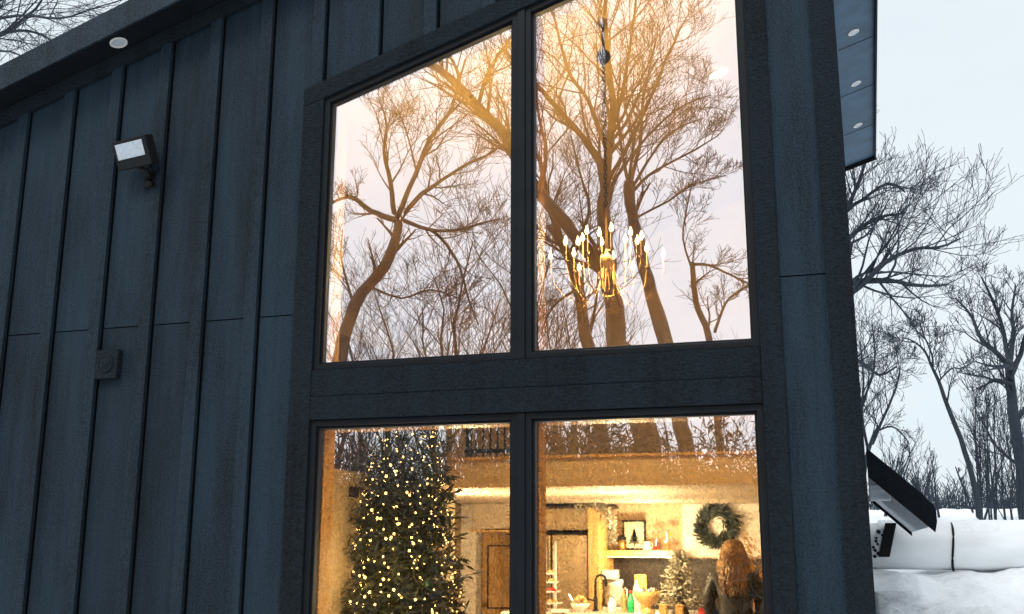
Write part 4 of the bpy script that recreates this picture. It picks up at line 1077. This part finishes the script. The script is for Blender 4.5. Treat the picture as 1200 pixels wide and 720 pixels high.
# far wood along the skyline: one mass
B = Bush(40)
for i in range(420):
    x = 985+i*.75+B.r.uniform(-3, 3); d = B.r.uniform(46, 62); p = at(x, 610, d); z = gz(p.x, p.y); hgt = B.r.uniform(.4, 1.5)*(1.6 if B.r.random() < .07 else 1)
    P = [Vector((p.x+B.r.uniform(-.2, .2)*t, p.y, z-.1+hgt*t)) for t in (0, .5, 1)]
    B.path(P, [.03, .022, .012], 3, 4, up=.3, dens=1, rmin=.011, n=7, t0=.1, lfac=.8, sides=3)
V, Fc = Bush.mesh(B.t+B.c); o = np_mesh('far_brush', V, Fc, M['twigb'])
tag(o, 'distant low line of bare brush along the snowy skyline', 'brush', None, 'stuff')
# tree over the roof, top left
rtree(25, 'bare tree rising behind the roof, branches against the sky at the top left', 17, [
    ([(-260, 640), (-240, 300), (-200, 120), (-150, 60)], (60, 26), {'n': 2, 'lf': .3}),
    ([(-150, 60), (-60, 50), (0, 40), (28, 22), (48, 2), (66, -40)], (10, 2), {'n': 10, 'lf': .55, 'up': .05}),
    ([(-150, 70), (-50, 62), (10, 38), (40, 38), (75, 55), (95, 62)], (8, 1.2), {'n': 10, 'lf': .5, 'up': .0}),
    ([(-120, 60), (-30, 30), (20, 18), (70, 22), (110, 10), (160, -5)], (7, 1.2), {'n': 12, 'lf': .45, 'up': .05}),
    ([(-150, 90), (-60, 70), (0, 60), (25, 66), (45, 78)], (6, 1.2), {'n': 8, 'lf': .4, 'up': 0}),
    ([(-120, 40), (-20, 8), (40, -12), (100, -5), (150, -2)], (6, 1.2), {'n': 12, 'lf': .4, 'up': 0}),
], rmin=.0045, jit=.8, spread=.8)

# ------------------------------------------------------------------ trees behind the viewer, seen mirrored in the glass
RT = dict(mirror=True, bark='bark', twig='twig', jit=.9)
rtree(51, 'great multi-stemmed bare tree mirrored in the upper right window behind the chandelier', 22, [
    ([(768, 640), (757, 520), (738, 440), (724, 400), (714, 335), (708, 270), (709, 225)], (34, 16), {'n': 4, 't0': .6, 'lf': .4}),
    ([(709, 225), (713, 175), (718, 125), (712, 70), (709, 20), (712, -60)], (12, 4), {'n': 22, 'lf': .55}),
    ([(709, 240), (703, 190), (683, 160), (655, 128), (627, 98), (590, 60)], (12, 4), {'n': 16, 'lf': .55}),
    ([(716, 330), (697, 307), (665, 262), (630, 225), (598, 166), (550, 115), (512, 80), (470, 60)], (19, 9), {'n': 15, 'lf': .42, 't0': .4}),
    ([(713, 180), (690, 120), (670, 90), (655, 40), (640, -10)], (6, 2.5), {'n': 16, 'lf': .7}),
    ([(716, 150), (728, 110), (738, 60), (745, 10), (748, -40)], (6, 2), {'n': 17, 'lf': .7}),
    ([(711, 215), (740, 160), (765, 110), (785, 60), (800, 30)], (6, 2), {'n': 18, 'lf': .6}),
    ([(630, 225), (640, 180), (632, 140), (625, 60), (628, 0)], (6, 2), {'n': 14, 'lf': .6}),
    ([(709, 230), (745, 175), (780, 140), (810, 120), (832, 112)], (4.5, 1.5), {'n': 16, 'lf': .5}),
    ([(560, 125), (575, 80), (600, 40), (610, -20)], (6, 2), {'n': 14, 'lf': .7}),
    ([(520, 88), (510, 50), (515, 0)], (5, 2), {'n': 9, 'lf': .8}),
], dens=1.15, rmin=.0045, **RT)
rtree(52, 'bare tree with a pale forked stem mirrored right of the chandelier, leaning trunk', 20.5, [
    ([(822, 640), (806, 540), (795, 480), (780, 405), (764, 345), (752, 300), (741, 250), (738, 216)], (20, 14), {'n': 3, 't0': .7, 'lf': .3}),
    ([(739, 218), (748, 175), (752, 130), (760, 85), (770, 40)], (6, 2), {'n': 15, 'lf': .55}),
    ([(738, 218), (728, 175), (722, 130), (728, 80)], (5, 2), {'n': 12, 'lf': .5}),
    ([(741, 225), (760, 206), (787, 190), (817, 176), (842, 160)], (4, 1.4), {'n': 15, 'lf': .5}),
    ([(740, 222), (770, 175), (795, 150), (822, 140)], (4, 1.4), {'n': 13, 'lf': .5}),
    ([(745, 255), (785, 235), (815, 215), (850, 205)], (3, 1.2), {'n': 12, 'lf': .5}),
], rmin=.0042, dens=1.1, **RT)
rtree(53, 'bare tree with a dark lower stem mirrored just left of the chandelier', 24, [
    ([(716, 640), (706, 520), (696, 430), (688, 395), (676, 335), (660, 290), (645, 265)], (18, 10), {'n': 4, 't0': .5, 'lf': .4}),
    ([(660, 290), (640, 230), (632, 190), (610, 150)], (8, 3), {'n': 12, 'lf': .6}),
    ([(676, 340), (655, 355), (642, 372), (634, 392)], (4, 1.6), {'n': 6, 'up': 0, 'lf': .4}),
    ([(665, 300), (690, 250), (680, 205), (668, 160)], (6, 2), {'n': 12, 'lf': .6}),
], rmin=.005, dens=1.05, **RT)
rtree(54, 'crooked bare tree with a forked amber trunk mirrored in the upper left window', 19, [
    ([(376, 640), (384, 500), (397, 424), (415, 358), (443, 323), (462, 290), (467, 262)], (21, 13), {'n': 5, 't0': .5, 'lf': .25}),
    ([(467, 260), (448, 253), (430, 245), (416, 232), (404, 231), (388, 238), (370, 250)], (9, 3), {'n': 9, 'lf': .4}),
    ([(462, 250), (458, 215), (450, 175), (453, 147), (443, 117)], (7, 2), {'n': 12, 'lf': .6}),
    ([(465, 255), (488, 205), (503, 165), (524, 135), (535, 108), (545, 70)], (8, 3), {'n': 15, 'lf': .5}),
    ([(475, 250), (495, 228), (517, 212), (547, 193), (573, 180), (600, 160)], (7, 2.2), {'n': 14, 'lf': .5}),
    ([(474, 259), (503, 269), (533, 270), (562, 262), (585, 256)], (6, 2), {'n': 12, 'lf': .45}),
    ([(503, 269), (523, 287), (540, 317), (550, 350), (560, 380)], (5, 2), {'n': 12, 'lf': .45, 'up': .1}),
    ([(490, 205), (478, 165), (470, 140), (455, 115)], (3, 1.2), {'n': 11, 'lf': .6}),
    ([(415, 358), (405, 330), (398, 300), (400, 270)], (4, 1.4), {'n': 11, 'lf': .5}),
    ([(430, 335), (470, 350), (505, 340), (540, 350)], (3.5, 1.3), {'n': 12, 'lf': .5}),
], rmin=.0042, dens=1.1, **RT)
rtree(55, 'small bare tree with a bent limb mirrored at the lower right of the upper window', 21, [
    ([(850, 640), (842, 480), (832, 400), (817, 362), (812, 335), (811, 308)], (9, 6), {'n': 5, 'lf': .3}),
    ([(812, 310), (830, 310), (850, 318), (874, 329), (890, 340)], (4, 2), {'n': 10, 'lf': .45}),
    ([(838, 390), (845, 370), (855, 350), (876, 334), (890, 320)], (4.5, 2), {'n': 10, 'lf': .4}),
    ([(812, 320), (800, 280), (806, 240), (815, 200)], (3, 1.2), {'n': 11, 'lf': .5}),
], rmin=.0042, dens=1.1, **RT)

def gen_tree(seed, label, loc, hgt, name='bare_tree', dens=1.0):
    B = Bush(seed); r = B.r; b0 = Vector(loc)
    P = [b0+Vector((r.uniform(-.3, .3)*t*2, r.uniform(-.3, .3)*t*2, hgt*.55*t)) for t in (0, .35, .7, 1)]
    B.path(P, [hgt*.014, hgt*.012, hgt*.009, hgt*.007], 1, 4, up=.35, dens=dens, rmin=.006, n=15, t0=.3, lfac=1.0)
    B.limb(P[-1], (r.uniform(-.2, .2), r.uniform(-.2, .2), 1), hgt*.45, hgt*.007, 1, 4, .3, 1, dens, .006)
    return B.build(name, label, loc, M['bark'], M['twig'])
def mloc(px_, d): p = mir(at(px_, 600, d)); return (p.x, p.y, -.12)
wood_lab = ['thin bare tree mirrored far back at the left edge of the upper left window', 'spreading bare tree mirrored far back left of the window mullion', 'upright bare tree mirrored far back through the dark mullion', 'distant bare tree mirrored far back behind the candle bulbs', 'distant bare tree mirrored near the right edge of the upper window',
            'faint bare tree mirrored low between the forked trunk and the mullion', 'faint low bare tree mirrored at the far right of the glass', 'faint bare tree mirrored behind the crooked trunk', 'fine-twigged bare tree mirrored just left of the window mullion', 'fine-twigged low bare tree mirrored mid-way across the upper left window', 'fine-twigged bare tree mirrored at the left edge of the upper right window', 'fine-twigged low bare tree mirrored right of the crooked trunk', 'tall twiggy bare tree mirrored behind the top of the window mullion', 'tall twiggy bare tree mirrored left of the great multi-stemmed tree', 'twiggy bare tree mirrored between the crooked tree and the mullion', 'pale thin bare tree mirrored just behind the great multi-stemmed tree', 'pale thin bare tree mirrored above the fork of the crooked trunk']
t1 = gen_tree(61, wood_lab[0], mloc(400, 34), 10.5); t2 = gen_tree(62, wood_lab[1], mloc(530, 31), 11)
for t in (t1, t2): t['group'] = 'bare trees mirrored far back in the glass'
for i, (src, px_, d, rz, sc_) in enumerate(((t1, 590, 37, 1.1, 1.05), (t2, 690, 40, 2.2, .95), (t1, 850, 34, 3.0, .66), (t2, 465, 44, 4.2, 1.0), (t1, 790, 48, 5.0, .8), (t2, 420, 39, .6, .9), (t1, 560, 27, 2.6, .82), (t2, 500, 25, 3.6, .72), (t1, 660, 29, 4.4, .8), (t2, 430, 27, 5.3, .7), (t1, 590, 24, 1.7, .95), (t2, 640, 25, 0.2, 1.0), (t1, 540, 23, 3.3, .85), (t2, 670, 31, 2.9, 1.05), (t1, 455, 30, 5.6, .95))):
    c = copy_tree(src); c.location = mloc(px_, d); c.rotation_euler = (0, 0, rz); c.scale = (sc_, sc_, sc_); c['label'] = wood_lab[2+i]

# leafy screen added unseen behind the viewer to darken reflections in the lower panes
n = 190000
X = RNG.uniform(-15, 3.5, n); Yv = RNG.uniform(-13.4, -10.6, n)
topz = np.array([2.72+.34*mnoise.noise((x*.55, 0, 0))+.25*mnoise.noise((x*1.9, 2, 0))+(1.1 if -5.6 < x < -3.4 else 0)*max(0, mnoise.noise((x*1.3, 9, 0))+.45) for x in X])
Z = -.1+(topz+.1)*RNG.random(n)**.9+np.abs(RNG.normal(0, .50, n))*(RNG.random(n) < .6)
keep = np.array([mnoise.noise((x*3.6, z*2.4, 5)) > -.40-.5*max(0, 2.5-z) for x, z in zip(X, Z)])
X, Yv, Z = X[keep], Yv[keep], Z[keep]
Pn = np.stack([X, Yv, Z], 1); Dn = RNG.normal(size=Pn.shape); Dn[:, 2] += .7
th_ = blades('reflection_screen', Pn, Dn, RNG.uniform(.10, .22, len(Pn))*(1+.5*(Pn[:, 2] < 2.4)), RNG.uniform(.02, .045, len(Pn))*(1+.8*(Pn[:, 2] < 2.4)), M['screen_leaf'])
tag(th_, 'dark leafy screen added behind the viewer to dim reflections in the lower panes', 'reflection_screen', None, 'stuff')

# ------------------------------------------------------------------ sky, sun, camera
wd = bpy.data.worlds.new('World'); SC.world = wd; wd.use_nodes = True
nt = wd.node_tree; N = nt.nodes.new; Lk = nt.links.new
bg = nt.nodes['Background']
SUN_EL, SUN_AZ = math.radians(52), math.radians(-172)      # azimuth of the light: from the front left of the facade
sky = N('ShaderNodeTexSky'); sky.sky_type = 'NISHITA'; sky.sun_disc = False; sky.sun_elevation = SUN_EL; sky.sun_rotation = SUN_AZ
sky.air_density = 1.0; sky.dust_density = 2.0
tc = N('ShaderNodeTexCoord'); nz = N('ShaderNodeTexNoise'); nz.inputs['Scale'].default_value = 2.2; nz.inputs['Detail'].default_value = 5
mp = N('ShaderNodeMapping'); mp.inputs['Scale'].default_value = (1, 1, 2.5); Lk(tc.outputs['Generated'], mp.inputs[0]); Lk(mp.outputs[0], nz.inputs['Vector'])
cr = N('ShaderNodeValToRGB'); cr.color_ramp.elements[0].position = .3; cr.color_ramp.elements[1].position = .75
cr.color_ramp.elements[0].color = (8.0, 9.0, 9.7, 1); cr.color_ramp.elements[1].color = (9.3, 9.9, 10.2, 1)   # overcast cloud layer
Lk(nz.outputs['Fac'], cr.inputs[0])
mx = N('ShaderNodeMix'); mx.data_type = 'RGBA'; mx.inputs[0].default_value = .90
Lk(sky.outputs[0], mx.inputs[6]); Lk(cr.outputs[0], mx.inputs[7]); Lk(mx.outputs[2], bg.inputs[0])
bg.inputs[1].default_value = .103

sun = bpy.data.lights.new('sun', 'SUN'); sun.energy = 1.4; sun.angle = math.radians(18); sun.color = (1, .97, .93)
so = bpy.data.objects.new('sun', sun); COL.objects.link(so)
sd = Vector((math.sin(SUN_AZ)*math.cos(SUN_EL), math.cos(SUN_AZ)*math.cos(SUN_EL), math.sin(SUN_EL)))
so.rotation_euler = sd.to_track_quat('Z', 'Y').to_euler(); so.location = (-8, -10, 12)

cam = bpy.data.cameras.new('camera'); co = bpy.data.objects.new('camera', cam); COL.objects.link(co)
cam.sensor_width = 36; cam.lens = 36*F/1200; cam.clip_end = 2000; cam.clip_start = .05
Rm = Matrix((AX[0].tolist(), AX[1].tolist(), (-AX[2]).tolist())).transposed().to_4x4()
co.matrix_world = Matrix.Translation((0, -D, H)) @ Rm
SC.camera = co
SC.view_settings.view_transform = 'Standard'; SC.view_settings.look = 'None'; SC.view_settings.exposure = 0; SC.view_settings.gamma = 1
SC.cycles.use_denoising = True; SC.cycles.max_bounces = 8; SC.cycles.transparent_max_bounces = 12
SC.cycles.sample_clamp_indirect = 6
